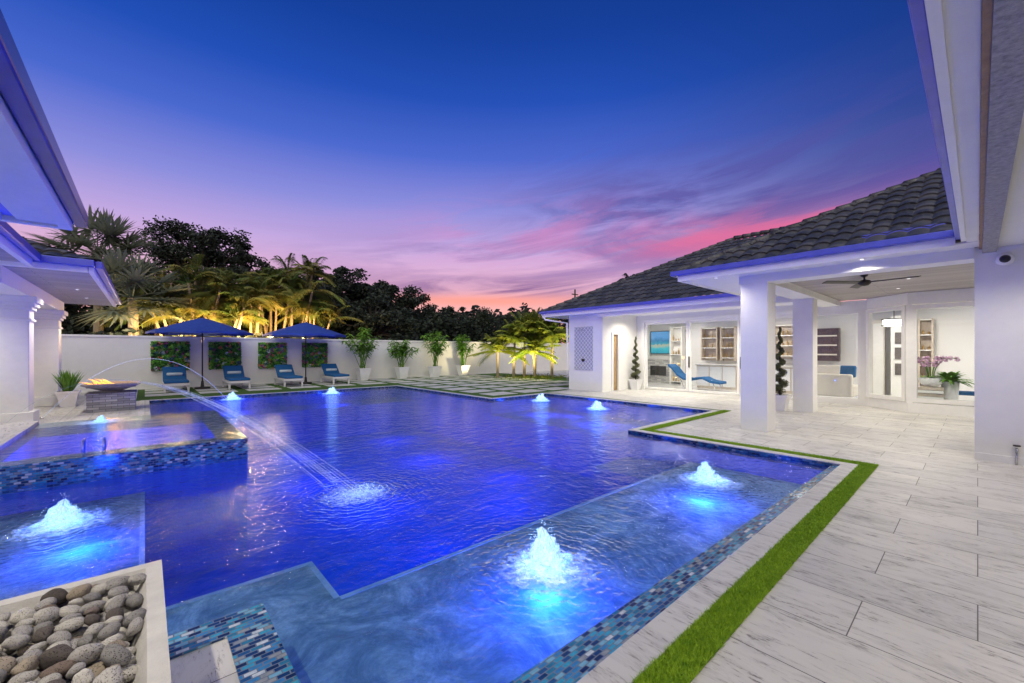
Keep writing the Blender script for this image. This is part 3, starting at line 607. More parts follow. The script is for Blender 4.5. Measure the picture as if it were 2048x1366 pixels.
b=MB(); b.leaves(P,.17,.5); tag(mk(b,'undergrowth',M['leaf_dark']),'dark shrubby undergrowth along the back of the garden wall','shrubs',kind='stuff')
P=[]
for k in range(26000):
    px=rnd.uniform(-200,1900); d=rnd.uniform(46,58); x,y=PD(px,d); top=6.1+1.5*noise.noise(Vector((px*.012,1,0)))+1.1*noise.noise(Vector((px*.05,5,0))); P.append((x,y,rnd.random()**.6*top))
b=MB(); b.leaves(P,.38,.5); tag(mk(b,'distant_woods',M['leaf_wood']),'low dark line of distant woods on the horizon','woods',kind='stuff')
x,y=PD(1150,45); t=thing('utility_pole','thin wooden utility pole above the low end of the tiled roof','pole',(x,y,0)); b=MB(); b.tube([(0,0,0),(0,0,8.2)],[.12,.08],8); mk(b,'pole',M['bark'],t); b=MB(); b.box(-.5,.5,-.05,.05,7.6,7.70); mk(b,'crossarm',M['bark'],t)
x,y=PD(1068,23.0); DP=(x,y)
labs=['lit bushy date palm, tall centre trunk of the clump','lit date palm, left leaning trunk of the clump','lit date palm, right leaning trunk by the house','lit low date palm at the front of the clump','lit date palm at the far left edge of the clump','lit date palm at the back of the clump','lit date palm with a short trunk between centre and left']
for k,(dx,dy,h,sp_) in enumerate(((0,0,2.9,.1),(-.9,.8,2.4,.3),(.7,-.7,2.7,.2),(-.2,-.3,1.9,.2),(-1.4,1.4,2.0,.2),(.5,.5,3.4,.2),(-.4,.4,2.7,.2))):
    areca(80+k,1,h,labs[k],(x+dx,y+dy,0),'date_palm','leaf_date',44,1.65,sp_,.38,.032,group='uplit date palms by the house',elr=(2,86),dr=(.2,.6))
P=[(x+rnd.gauss(0,.9),y+rnd.gauss(0,.9),rnd.random()*.15) for _ in range(900)]
b=MB(); b.leaves(P,.07,.3); tag(mk(b,'ground_cover',M['leaf_date']),'leafy ground cover at the foot of the lit palm clump','plants',kind='stuff')
# ---------------------------------------------------------------- house
H=thing('house','white stucco house with grey barrel tile roof, columns and glass doors','house',(12,4,0))
def hp(mb,name,m,**k): return mk(mb,name,M[m],H,True,**k)
def sub(mb,name,m,par,**k):
    o=mk(mb,name,M[m],par,**k); o.location=-Vector(H.location); return o
b=MB(); b.box(12.5,12.7,9.1,10.7,0,2.9); b.box(12.7,13.1,9.1,9.3,0,2.9); b.box(13.5,14.8,9.1,9.3,0,2.9); b.box(13.1,13.5,9.1,9.3,2.15,2.9); b.box(12.7,18.4,10.5,10.7,0,2.9)
hp(b,'end_wall','stucco')
b=MB(); b.box(14.8,15.0,8.75,9.1,0,2.9); b.box(14.8,15.0,3.55,8.75,2.6,2.9); b.box(14.8,15.0,2.0,2.15,0,2.9); b.box(14.8,15.0,2.15,3.55,2.6,2.9); b.box(14.8,15.0,2.15,3.5,0,.12)
hp(b,'patio_wall','stucco'); b=MB(); b.box(14.8,15.0,-4,-.25,0,2.9); hp(b,'porch_wall','stucco')
b=MB(); b.box(8.6,9.0,-5,.03,0,2.93); hp(b,'near_wall','stucco'); b=MB(); b.box(8.58,8.6,-5,.03,0,.10); hp(b,'baseboard','trim')
b=MB(); b.box(18.3,18.5,-5,10.7,0,2.9); b.box(15,18.3,-5,-4.8,0,2.9); hp(b,'interior_wall','white_stone')
b=MB(); b.rect(15.0,18.3,-4.8,10.5,.006); b.rect(14.0,15.0,-.2,1.2,.006); hp(b,'interior_floor','glossfloor'); b=MB(); b.rect(14.9,18.3,-4.8,10.5,2.8); hp(b,'interior_ceiling','white_stone')
for (x0,y0,w) in((8.57,2.57,.46),(12.1,2.65,.42)):
    b=MB(); b.box(x0,x0+w,y0,y0+w,0,2.78); c=hp(b,'column','stucco',bev=.006)
b=MB(); b.box(8.57,9.0,.03,3.06,2.78,2.93); b.box(9.0,14.8,2.6,3.06,2.78,2.93); b.box(12.2,12.55,3.06,9.1,2.74,2.9); hp(b,'beam','stucco')
b=MB(); b.rect(9.0,14.8,-1,2.6,2.925); hp(b,'porch_ceiling','planks')
b=MB(); b.box(12.05,14.8,3.4,11.6,2.9,2.92); b.box(8.15,12.05,2.9,4.0,2.93,2.95); b.box(8.15,8.57,-.5,2.9,2.93,2.95); hp(b,'soffit','trim')
b=MB(); b.box(8.10,8.15,.2,4.05,2.91,3.03); b.box(8.15,12.05,4.0,4.05,2.91,3.03); b.box(12.0,12.05,4.05,11.65,2.86,3.01); b.box(12.05,18.5,11.6,11.65,2.86,3.01); hp(b,'fascia','trim')
b=MB(); b.box(7.99,8.10,.2,4.16,3.02,3.11); b.box(8.10,12.0,4.05,4.16,3.02,3.11); b.box(11.89,12.0,4.16,11.76,2.99,3.08); b.box(12.0,18.5,11.65,11.76,2.99,3.08); hp(b,'gutter','gutter',bev=.012)
b=MB(); b.tube([(12.0,11.7,2.97),(12.0,11.5,2.75),(12.45,10.75,2.6),(12.45,10.75,.1)],.04,8); hp(b,'downspout','trim',smooth=True)
def roof_face(mb,c,e,up,L,V,p,h0,h1):
    e=Vector((*e,0));up=Vector((*up,0));c=Vector(c); nu=int(L/TW*7); nc=int(V/TR); rows=[]
    for i in range(nc): rows+= [(i*TR-.02,.034),((i+1)*TR,.0)]
    vs=[]
    for v,l in rows:
        for k in range(nu+1):
            u=L*k/nu; u=min(max(u,v*h0 if v>0 else 0),L-(v*h1 if v>0 else 0)); z=c.z+v*p+l+.036*abs(math.sin(math.pi*u/TW))**.8
            q=c+e*u+up*v; vs.append((q.x,q.y,z))
    fs=[]
    for r_ in range(len(rows)-1):
        for k in range(nu):
            a=r_*(nu+1)+k; 
            if (Vector(vs[a])-Vector(vs[a+1])).length<1e-4 and (Vector(vs[a+nu+1])-Vector(vs[a+nu+2])).length<1e-4: continue
            fs.append((a,a+nu+1,a+nu+2,a+1))
    mb.add(vs,fs)
b=MB(); roof_face(b,(8.02,4.13,3.06),(0,-1),(1,0),7.2,5.0,.534,1,0); hp(b,'porch_roof','roof')
b=MB(); roof_face(b,(8.02,4.13,3.06),(1,0),(0,-1),10,5.0,.534,1,0); hp(b,'porch_roof_side','roof')
b=MB(); roof_face(b,(11.92,11.73,3.03),(0,-1),(1,0),12,5.4,.534,1,0); hp(b,'main_roof','roof'); b=MB(); roof_face(b,(11.92,11.73,3.03),(1,0),(0,-1),10.8,5.4,.534,1,1); hp(b,'main_roof_side','roof')
def cap(p0,p1,n):
    b=MB(); p0=Vector(p0);p1=Vector(p1)
    for k in range(n):
        a=p0.lerp(p1,k/n); c=p0.lerp(p1,(k+1.12)/n); b.tube([a+Vector((0,0,.02)),c],[.085,.07],8)
    return b
hp(cap((8.05,4.10,3.07),(13.0,-.85,3.06+.534*4.95),22),'hip_cap','roof',smooth=True); hp(cap((11.95,11.7,3.05),(17.3,6.35,3.04+.534*5.35),24),'hip_cap','roof',smooth=True); hp(cap((17.3,6.35,5.92),(17.3,-3,5.92),30),'ridge_cap','roof',smooth=True)
b=MB(); b.box(8.35,8.75,.3,1.2,3.12,3.30); hp(b,'flashing','gutter')
b=MB(); b.box(-6,8.0,.10,.145,2.93,3.10); hp(b,'near_fascia','trim'); b=MB(); b.box(-6,8.1,.145,.20,2.98,3.10); hp(b,'near_gutter','gutter',bev=.01)
b=MB(); b.rect(-6,8.6,-.01,.10,2.94); b.rect(-6,8.6,-5,-.17,2.90); hp(b,'near_soffit','stucco'); b=MB(); b.box(-6,8.6,-.04,-.012,2.90,2.96); hp(b,'wood_strip','plank_brown'); b=MB(); b.box(-6,8.6,-.17,-.042,2.84,2.95); hp(b,'near_beam','beam_grey')
b=MB(); b.rect(-6,8.6,-5,.1,3.11); hp(b,'near_roof_deck','trim'); b=MB(); b.box(-6,8.6,-5.2,-5,0,3.1); hp(b,'rear_wall','trim')
def window(x0,y0,x1,y1,z0,z1,fw=.06,dep=.1,name='window'):
    p0=Vector((x0,y0,0));p1=Vector((x1,y1,0)); L=(p1-p0).length; e=(p1-p0)/L; nr=Vector((-e.y,e.x,0)); Mx=Matrix(((e.x,nr.x,0,p0.x),(e.y,nr.y,0,p0.y),(0,0,1,0),(0,0,0,1)))
    def bx(mb,a,bb,c,d,e_,f): mb.obox(Mx@Matrix.Translation(((a+bb)/2,(c+d)/2,(e_+f)/2)),bb-a,d-c,f-e_)
    b=MB(); bx(b,0,fw,-dep/2,dep/2,z0,z1); bx(b,L-fw,L,-dep/2,dep/2,z0,z1); bx(b,fw,L-fw,-dep/2,dep/2,z0,z0+fw); bx(b,fw,L-fw,-dep/2,dep/2,z1-fw,z1)
    f=hp(b,name,'trim'); b=MB(); b.add([Mx@Vector(q) for q in((fw,0,z0+fw),(L-fw,0,z0+fw),(L-fw,0,z1-fw),(fw,0,z1-fw))],[(0,1,2,3)]); sub(b,'pane','glass',f); return f
for a,c in((8.75,7.02),(7.0,5.27),(5.25,3.58)):
    f=window(14.86,a,14.86,c,.02,2.6,.07,name='sliding_door')
    if c<7: b=MB(); b.box(14.76,14.79,a-.06,a-.02,.9,1.3); sub(b,'handle','bronze',f)
window(14.86,3.55,14.86,2.15,.12,2.6,.06)
b=MB(); b.box(14.74,14.798,8.75,8.87,0,2.66); b.box(14.74,14.798,3.6,8.75,2.602,2.72); b.box(14.74,14.798,3.5,3.6,0,2.72); hp(b,'door_casing','trim')
window(14.78,2.0,14.02,1.16,.26,2.62,.09); window(14.02,1.08,14.02,-.25,.26,2.62,.10)
b=MB(); b.prism([(15.0,2.0),(14.8,2.0),(13.95,1.13),(13.95,-.3),(15.0,-.3)],0,.24); hp(b,'bay_base','trim')
b=MB(); b.prism([(15.0,2.02),(14.78,2.02),(13.93,1.14),(13.93,-.3),(15.0,-.3)],2.64,2.92); hp(b,'bay_head','trim')
b=MB(); b.box(13.96,14.08,1.06,1.17,.24,2.64); hp(b,'bay_post','trim')
b=MB(); b.box(13.14,13.46,9.14,9.18,.02,2.13); d_=hp(b,'door','doorwood'); b=MB(); b.box(13.05,13.14,9.06,9.12,0,2.2); b.box(13.46,13.55,9.06,9.12,0,2.2); b.box(13.14,13.46,9.06,9.12,2.13,2.2); hp(b,'door_frame','trim'); b=MB(); b.box(13.17,13.19,9.10,9.14,1.0,1.1); sub(b,'handle','steel',d_)
t=thing('outdoor_shower','lattice tiled shower panel with shower head on the far white end wall','shower',(12.49,10.0,.7)); y1,y0=YX(1150,12.5),YX(1186,12.5)
b=MB(); b.box(12.47,12.495,y0,y1,.78,2.42); mk(b,'tile_panel',M['lattice'],t,True,uv=True); b=MB(); b.tube([(12.47,(y0+y1)/2,2.28),(12.30,(y0+y1)/2,2.34),(12.2,(y0+y1)/2,2.28)],.012,8); b.lathe([(0,.03),(.03,.02),(.09,0),(0,0)],16,(12.2,(y0+y1)/2,2.25)); mk(b,'shower_head',M['steel'],t,True); b=MB(); b.box(12.44,12.47,(y0+y1)/2-.06,(y0+y1)/2+.06,1.1,1.2); mk(b,'valve',M['black'],t,True)
t=thing('security_camera','small white dome security camera high on the right wall','camera',(8.60,-.24,2.72)); b=MB(); b.lathe([(0,.0),(.055,.0),(.055,.03),(.04,.06),(0,.07)],20); o=mk(b,'housing',M['trim'],t,smooth=True); o.rotation_euler=(0,R(-90),0); b=MB(); b.lathe([(.036,.055),(.03,.08),(.015,.092),(0,.095)],16); o=mk(b,'lens_dome',M['black'],t,smooth=True); o.rotation_euler=(0,R(-90),0); t.scale=(1.5,)*3
t=thing('hose_bib','small metal garden tap low on the right wall','tap',(8.60,-.34,.0)); b=MB(); b.tube([(-.03,0,.0),(-.03,0,.22),(-.08,0,.22),(-.12,0,.19)],.012,8); mk(b,'pipe',M['steel'],t,smooth=True); b=MB(); b.lathe([(0,.25),(.035,.25),(.035,.265),(0,.265)],12,(-.05,0,0)); mk(b,'handle',M['bronze'],t)
t=thing('ceiling_fan','three bladed ceiling fan under the porch ceiling','fan',(10.0,1.4,2.925)); b=MB(); b.lathe([(0,0),(.06,0),(.05,-.04),(.015,-.05),(.015,-.10),(.09,-.12),(.1,-.17),(.06,-.21),(0,-.22)],20); mk(b,'motor',M['bronze'],t,smooth=True)
for k in range(3):
    w=.35+k*2.094; b=MB(); b.obox(Matrix.Rotation(w,4,'Z')@Matrix.Translation((.42,0,-.15))@Matrix.Rotation(R(12),4,'X'),.68,.13,.012); mk(b,'blade',M['bronze'],t,bev=.003)
# ---------------------------------------------------------------- interiors
X=18.25; ya,yb=YX(1344,X),YX(1296,X); yb=min(yb,10.45)
t=thing('television','flat wall television showing a turquoise beach scene','television',(X,(ya+yb)/2,1.3)); b=MB(); b.box(X-.07,X-.0,ya,yb,1.36,2.44); mk(b,'bezel',M['black'],t,True); b=MB(); b.box(X-.078,X-.072,ya+.03,yb-.03,1.39,2.41); mk(b,'screen',M['tv'],t,True)
t=thing('fireplace','pale stone fireplace with dark opening below the television','fireplace',(X,(ya+yb)/2,0)); b=MB(); b.box(X-.25,X-.0,ya-.1,10.48,0,1.1); mk(b,'surround',M['clad'],t,True,uv=True); b=MB(); b.box(X-.26,X-.252,ya+.15,yb-.1,.35,.8); mk(b,'firebox',M['black'],t,True)
def shelf(px0,px1,X,label,m,rows=5,z1=2.6,z0=0.):
    a,c=YX(px1,X),YX(px0,X); t=thing('shelf_unit',label,'shelves',(X,(a+c)/2,z0)); b=MB(); b.box(X,X+.03,a,c,z0,z1); b.box(X-.32,X,a,a+.04,z0,z1); b.box(X-.32,X,c-.04,c,z0,z1); mk(b,'case',M[m],t,True)
    for k in range(rows): b=MB(); z=z0+.1+k*(z1-z0-.15)/(rows-1); b.box(X-.30,X-.0,a+.04,c-.04,z,z+.03); mk(b,'shelf',M['trim'],t,True)
    b=MB()
    for k in range(rows-1):
        z=z0+.1+k*(z1-z0-.15)/(rows-1)+.032; nn=max(2,int((c-a)/.14))
        for q in range(nn):
            h=rnd.uniform(.08,.28); b.lathe([(0,0),(.035,0),(.035,h*.6),(.012,h*.75),(.012,h),(0,h)],8,(X-.15,a+.1+q*(c-a-.2)/max(1,nn-1),z))
    mk(b,'ornaments',M['gold'],t,True)['kind']='stuff'
shelf(1346,1370,18.2,'narrow glass shelf unit beside the television','trim')
shelf(1408,1440,18.2,'oak shelf unit with bottles seen through middle glass door','wood_lt',4,2.5,1.1); shelf(1446,1476,18.2,'oak shelf unit seen beside the front column','wood_lt',4,2.5,1.1)
shelf(1545,1612,18.2,'wide oak shelf unit seen between the two columns','wood_lt',4,2.5,1.2)
shelf(1838,1868,18.2,'pale shelf unit seen through the bay window behind the orchid','wood_lt',6,2.5,.0)
for p0,p1,lb in((1400,1478,'white bar counter inside the middle glass door'),(1540,1612,'white kitchen counter seen between the two columns')):
    a,c=YX(p1,17.2),YX(p0,17.2); t=thing('counter',lb,'counter',(17.0,(a+c)/2,0)); b=MB(); b.box(16.9,17.4,a,c,0,.92); mk(b,'cabinet',M['wood_lt'],t,True); b=MB(); b.box(16.85,17.45,a-.05,c+.05,.92,.97); mk(b,'countertop',M['slab'],t,True,bev=.006)
    for k in range(3):
        y=a+(c-a)*(k+.5)/3; b=MB(); b.box(16.88,16.898,y-(c-a)/6+.02,y+(c-a)/6-.02,.1,.88); mk(b,'cabinet_door',M['white_stone'],t,True)
t=thing('chaise_longue','blue wavy chaise longue inside the first glass door','chaise',(16.0,7.2,0)); a,c=YX(1446,16.),YX(1343,16.)
pr_=[(0,.98),(.08,.86),(.18,.62),(.30,.47),(.42,.43),(.56,.50),(.68,.52),(.82,.40),(1,.36)]; b=MB(); vs=[]
for u,z in pr_:
    y=c+(a-c)*u; vs+=[(15.7,y,z),(16.35,y,z),(16.35,y,z-.09),(15.7,y,z-.09)]
b.add(vs,[q for k in range(len(pr_)-1) for q in((4*k,4*k+4,4*k+5,4*k+1),(4*k+1,4*k+5,4*k+6,4*k+2),(4*k+2,4*k+6,4*k+7,4*k+3),(4*k+3,4*k+7,4*k+4,4*k))]+[(0,1,2,3),(32,35,34,33)]); mk(b,'cushion',M['blue_fabric'],t,True,bev=.02)
for u in(.25,.85):
    b=MB(); y=c+(a-c)*u; b.tube([(15.75,y,.4),(15.75,y-.15,.01),(16.3,y-.15,.01),(16.3,y,.4)],.018,6); mk(b,'leg',M['steel'],t,True)
a,c=YX(1712,16.2),YX(1612,16.2); t=thing('sofa','cream sofa with cushions behind the narrow window','sofa',(16.2,(a+c)/2,0))
b=MB(); b.box(15.83,16.7,a,c,.12,.45); mk(b,'base',M['sofa'],t,True,bev=.03); b=MB(); b.box(15.6,15.82,a,c,.12,.80); mk(b,'backrest',M['sofa'],t,True,bev=.05); 
for q in(.12,.4,.65,.88): b=MB(); y=a+(c-a)*q; b.obox(Matrix.Translation((15.95,y,.88))@Matrix.Rotation(.3,4,'Y'),.14,.40,.36); mk(b,'cushion',M['blue_fabric' if q<.2 else 'sofa'],t,True,bev=.05)
a,c=YX(1680,18.2),YX(1622,18.2); t=thing('wine_cabinet','dark wall cabinet seen above the cream sofa','cabinet',(18.2,(a+c)/2,1)); b=MB(); b.box(18.0,18.29,a,c,1.15,2.3); mk(b,'case',M['wood_dk'],t,True)
for k in range(3): b=MB(); b.box(17.97,17.998,a+.05,c-.05,1.35+k*.33,1.40+k*.33); mk(b,'shelf',M['sofa'],t,True)
a,c=YX(1812,17.6),YX(1790,17.6); t=thing('oven_tower','white kitchen tower with stacked dark ovens seen through the bay window','oven',(17.6,(a+c)/2,0)); b=MB(); b.box(17.6,18.2,a-.1,c+.1,0,2.6); mk(b,'cabinet',M['trim'],t,True)
for z in(.75,1.25,1.72): b=MB(); b.box(17.57,17.598,a,c,z,z+.36); mk(b,'oven_door',M['ovengrey'],t,True)
x,y=15.6,YX(1788,15.6); t=thing('chandelier','round brass drum chandelier glowing behind the bay window','chandelier',(x,y,2.2)); b=MB(); b.lathe([(.22,.0),(.24,.02),(.24,.16),(.22,.18)],20); mk(b,'shade',M['lamp'],t,smooth=True)
for z in(.0,.17): b=MB(); b.lathe([(.25,0),(.27,0),(.27,.025),(.25,.025),(.25,0)],20,(0,0,z)); mk(b,'ring',M['bronze'],t)
b=MB(); b.tube([(0,0,.18),(0,0,.6)],.01,6); mk(b,'stem',M['bronze'],t)
x,y=14.45,YX(1862,14.45); t=thing('console_stack','low console of stacked pale blocks under the orchid','console',(x,y,.24))
for k in range(5): b=MB(); b.box(-.2-.03*(k%2),.2+.03*(k%2),-.22,.22,.01+k*.075,.075+k*.075); mk(b,'block',M['trim' if k%2 else 'wood_lt'],t,bev=.005)
t=thing('orchid','white and purple orchid in a round white bowl inside the bay window','orchid',(x,y,.63)); b=MB(); b.lathe([(0,0),(.11,0),(.2,.08),(.22,.17),(.2,.22),(.18,.22),(.18,.15),(0,.15)],24); mk(b,'bowl',M['pot'],t,smooth=True)
b=MB();f=MB();l=MB()
for k in range(9):
    a=k*.7+.3; pts=[]
    for q in range(8): u=q/7; pts.append((math.cos(a)*(.05+.44*u*u),math.sin(a)*(.05+.44*u*u),.2+.86*u-.38*u*u*u))
    b.tube(pts,.008,5)
    for q in range(3,8):
        p=pts[q]
        for w in range(5): a2=w*1.257; f.leaves([(p[0]+.035*math.cos(a2),p[1]+.02,p[2]+.035*math.sin(a2))],.05,.7)
    for w in range(2): strip_leaf(l,(0,0,.2),(math.cos(a+w),math.sin(a+w),.7),.34,.04,.5)
mk(b,'stem',M['leaf_green'],t); mk(f,'petals',M['petal'],t); mk(l,'leaves',M['leaf_green'],t)
x,y=14.6,YX(1900,14.6); t=thing('potted_fern','green leafy house plant in white pot right of the orchid','plant',(x,y,.01)); b=MB(); b.lathe([(0,0),(.12,0),(.16,.75),(.13,.75),(0,.7)],16); mk(b,'pot',M['pot'],t,smooth=True); b=MB()
for k in range(150): a=rnd.random()*6.28; strip_leaf(b,(0,0,.72),(math.cos(a),math.sin(a),rnd.uniform(.3,2.6)),rnd.uniform(.35,.72),.034,.5)
mk(b,'leaves',M['leaf_green'],t)
x,y=15.0,YX(1928,15.0); t=thing('dining_chair','blue upholstered dining chair at the right side of the bay window','chair',(x,y,.01)); b=MB(); b.box(-.24,.24,-.24,.24,.42,.5); mk(b,'seat',M['blue_fabric'],t,bev=.02); b=MB(); b.box(-.24,.24,-.27,-.2,.5,1.05); mk(b,'backrest',M['blue_fabric'],t,bev=.02)
for i in(-.2,.2):
    for j in(-.2,.2): b=MB(); b.frus(i,j,0,.42,.014,.02); mk(b,'leg',M['gold'],t)
t=thing('tall_cabinet','tall pale cabinet seen at the left edge of the bay window','cabinet',(18.1,YX(1756,18),0)); a,c=YX(1770,18),YX(1745,18); b=MB(); b.box(17.9,18.28,a,c,0,2.5); mk(b,'case',M['sofa'],t,True); b=MB(); b.box(17.88,17.898,a+.03,c-.03,.1,2.4); mk(b,'cabinet_door',M['trim'],t,True)
# ---------------------------------------------------------------- pavilions on the left
Pv=thing('pavilion','white pavilion roof with dark blue gutter overhanging the left edge','pavilion',(-2,3,0))
def pp(mb,name,m,par=None,**k): return mk(mb,name,M[m],par or Pv,True,**k)
b=MB(); b.box(-.61,-.50,-2,7.0,2.95,3.10); b.box(-6,-.61,6.92,7.03,2.97,3.10); pp(b,'gutter','darkgutter',bev=.015)
b=MB(); b.box(-.72,-.62,-2,6.90,2.88,3.05); b.box(-6,-.72,6.80,6.90,2.88,3.05); pp(b,'fascia','trim')
b=MB(); b.box(-1.02,-.73,-2,6.78,2.90,2.96); pp(b,'beam','trim'); b=MB(); b.box(-1.42,-1.12,-2,6.78,2.86,2.96); pp(b,'beam','trim')
b=MB(); b.box(-1.11,-1.03,-2,6.78,2.93,2.96); pp(b,'light_strip','blue_trim'); b=MB(); b.box(-1.52,-1.43,-2,6.78,2.90,2.97); pp(b,'light_strip','blue_trim')
b=MB(); b.box(-6,-1.53,-2,6.78,2.98,3.0); pp(b,'ceiling','planks2')
b=MB(); b.add([(-.6,-2,3.10),(-.6,7,3.10),(-6,7,5.5),(-6,-2,5.5)],[(0,1,2,3)]); pp(b,'roof','roof')
P2=thing('pavilion','white columned pavilion with tiled roof beyond the spa at left','pavilion',(-2,14,0))
def p2(mb,name,m,**k): return pp(mb,name,m,P2,**k)
b=MB(); b.box(-1.36,-1.28,7.05,10.3,2.98,3.10); b.box(-.66,-.56,10.3,18.0,2.96,3.08); b.box(-6,-.66,10.25,10.35,2.97,3.09); b.box(-6,-.66,17.9,18.0,2.96,3.08); p2(b,'gutter','gutter',bev=.012)
b=MB(); b.box(-1.44,-1.37,7.05,10.24,2.88,3.05); b.box(-.74,-.67,10.36,17.9,2.88,3.0); b.box(-6,-.75,10.36,10.44,2.88,3.0); p2(b,'fascia','trim')
b=MB(); b.box(-6,-1.45,7.05,10.24,2.93,2.95); b.box(-6,-.75,10.45,17.9,2.90,2.92); p2(b,'ceiling','planks2')
b=MB(); b.box(-2.3,-1.75,10.6,17.6,2.62,2.9); p2(b,'beam','trim'); b=MB(); b.box(-6,-2.3,17.0,17.5,2.62,2.9); p2(b,'beam','trim')
for (x,y) in((-2.03,13.2),(-2.03,17.1)):
    b=MB(); b.box(x-.25,x+.25,y-.25,y+.25,.25,2.35); c=p2(b,'column','trim',bev=.01)
    for z0,z1,w in((0,.25,.32),(2.12,2.17,.28),(2.35,2.42,.29),(2.42,2.50,.33),(2.50,2.62,.37)):
        b=MB(); b.box(x-w,x+w,y-w,y+w,z0,z1); q=mk(b,'moulding',M['trim'],c,bev=.01); q.location=-Vector(P2.location)
b=MB(); roof_face(b,(-.6,17.98,3.05),(0,-1),(-1,0),7.7,2.6,.42,1,1); p2(b,'roof','roof'); b=MB(); roof_face(b,(-.6,10.28,3.05),(-1,0),(0,1),5.4,2.6,.42,1,0); p2(b,'roof_side','roof')
b=MB(); b.box(-6,-5.8,-2,17,0,2.9); p2(b,'back_wall','stucco')
b=MB(); b.box(-5.0,-2.6,18.4,18.7,0,1.1); t=thing('stone_planter_wall','low stacked stone wall seen between the pavilion columns','wall',(-3.8,18.5,0)); mk(b,'stone_face',M['clad'],t,True,uv=True); b=MB(); b.box(-5.03,-2.57,18.37,18.73,1.1,1.15); mk(b,'cap',M['trim'],t,True)
P=[(rnd.uniform(-5,-2.6),rnd.uniform(18.8,19.4),rnd.uniform(.4,2.4)) for _ in range(5000)]
b=MB(); b.leaves(P,.07,.5); tag(mk(b,'hedge',M['leaf_dark']),'dark hedge seen between the pavilion columns','hedge',kind='stuff')
# ---------------------------------------------------------------- lamps
def lamp(kind,loc,e,col=(1,.95,.88),size=.1,rot=None,spot=None,blend=.6,name='lamp'):
    l=bpy.data.lights.new(name,kind); l.energy=e; l.color=col
    if kind=='AREA': l.shape='DISK'; l.size=size
    else: l.shadow_soft_size=size
    if kind=='SPOT': l.spot_size=R(spot or 100); l.spot_blend=blend
    o=bpy.data.objects.new(name,l); C.objects.link(o); o.location=loc
    if rot: o.rotation_euler=rot
    return o
def down(x,y,z,e,col=(1,.92,.76),where=''):
    t=thing('downlight','round recessed downlight, '+where,'downlight',(x,y,z),0,'recessed downlights'); b=MB(); b.lathe([(.026,-.002),(.036,-.006),(.042,0)],18); mk(b,'ring',M['trim'],t); b=MB(); b.lathe([(0,-.003),(.026,-.003)],18); mk(b,'lens',M['lamp'],t)
    lamp('SPOT',(x,y,z-.02),e,col,.04,spot=150,blend=.8,name='downlight_lamp')
for k,y in enumerate((8.3,6.6,4.9)): down(13.6,y,2.895,170,where='%s along the patio soffit before the glass doors'%['farthest','middle','nearest'][k])
down(11.2,.9,2.92,170,where='porch ceiling near the right wall'); down(12.8,1.2,2.92,110,where='porch ceiling before the bay window')
down(8.36,1.2,2.928,80,where='porch eave nearer the right wall'); down(8.36,3.4,2.928,60,where='porch eave nearer the front column')
for k,x in enumerate((.3,2.6,5.2,7.4)): down(x,-.5,2.897,[110,95,95,100][k],where='near soffit above the deck, %s from camera'%['first','second','third','fourth'][k])
down(-.86,2.2,2.898,190,where='added to brighten the stone bowl below the near pavilion beam')  # added lamp, brightens the stones in the bowl
down(-1.15,13.6,2.898,120,where='pavilion soffit above the fire bowl, nearer'); down(-1.15,15.6,2.898,120,where='pavilion soffit above the fire bowl, farther')
down(-3.4,12,2.898,260,where='added fill inside the pavilion at left'); down(-3.0,8.6,2.928,200,where='added fill on the walkway ceiling between the two pavilions'); down(-3.4,4.0,2.97,260,where='added fill inside the near pavilion at left')  # added lamps, brighten the left columns and pavilion undersides
for (x,y) in((16.6,8.6),(16.6,5.2),(16.2,1.2),(16.4,-1.6)): lamp('AREA',(x,y,2.78),58,(1,.91,.80),.5,name='interior_lamp')
BL=(.002,.036,1.)
for (x,y,e) in((3.4,5.4,40),(5.4,6.2,48),(3.4,7.9,76),(6.6,7.6,56),(3.0,10.2,82),(6.0,10.4,72),(3.4,13.2,74),(6.4,13.4,64),(9.4,5.6,14),(9.8,8.2,16),(1.2,13.4,40),(.5,5.3,26)):
    z=-.75 if -.2<x<8.1 else -.25
    lamp('POINT',(x,y,z),e,BL,.04,name='pool_lamp')
for (x,y) in((-.3,9.2),(.35,8.3),(-.95,8.5)): lamp('POINT',(x,y,-.12),42,(.004,.05,1.),.03,name='spa_lamp')
for i,(x,y,z,s) in enumerate(BUB):
    lamp('POINT',(x,y,z+.07*s),[6,7,7,7,7,7,7,3][i],(.10,.28,1.),.04,name='bubbler_lamp')
    if i<7: lamp('POINT',(x+.12,y+.1,z-.16),[60,75,75,45,45,45,45][i],(.008,.06,1.),.04,name='bubbler_lamp')
AM=(1,.60,.22)
for px,Y,e in((350,22.9,300),(420,22.9,340),(485,22.9,340),(550,22.9,380),(612,22.9,320)):
    x,y=PY(px,Y); lamp('POINT',(x,y,2.3),e,AM,.08,name='garden_uplight')
x,y=PY(262,22.4); lamp('POINT',(x,y,2.2),130,(1,.75,.45),.08,name='garden_uplight')
for dx,dy in((-2.3,-.4),(-.9,-2.0),(.5,-2.6),(-1.5,-1.2)): lamp('SPOT',(DP[0]+dx,DP[1]+dy,.35),620,(1,.80,.32),.06,(R(152),0,R(-30)),125,.7,name='garden_uplight')
lamp('SPOT',(DP[0]-1.9,DP[1]+3.0,.3),160,(1,.80,.4),.06,(R(135),0,0),120,.8,name='garden_uplight')
lamp('POINT',(-.62,14.75,1.0),12,(1,.5,.15),.1,name='fire_glow')
sun=bpy.data.lights.new('sun','SUN'); sun.energy=2.6; sun.angle=R(80); sun.color=(1,.965,.78); so=bpy.data.objects.new('sun',sun); C.objects.link(so)  # broad twilight fill added from behind the camera, no sun is up
so.rotation_euler=Vector((.60,.66,-.72)).to_track_quat('-Z','Y').to_euler()
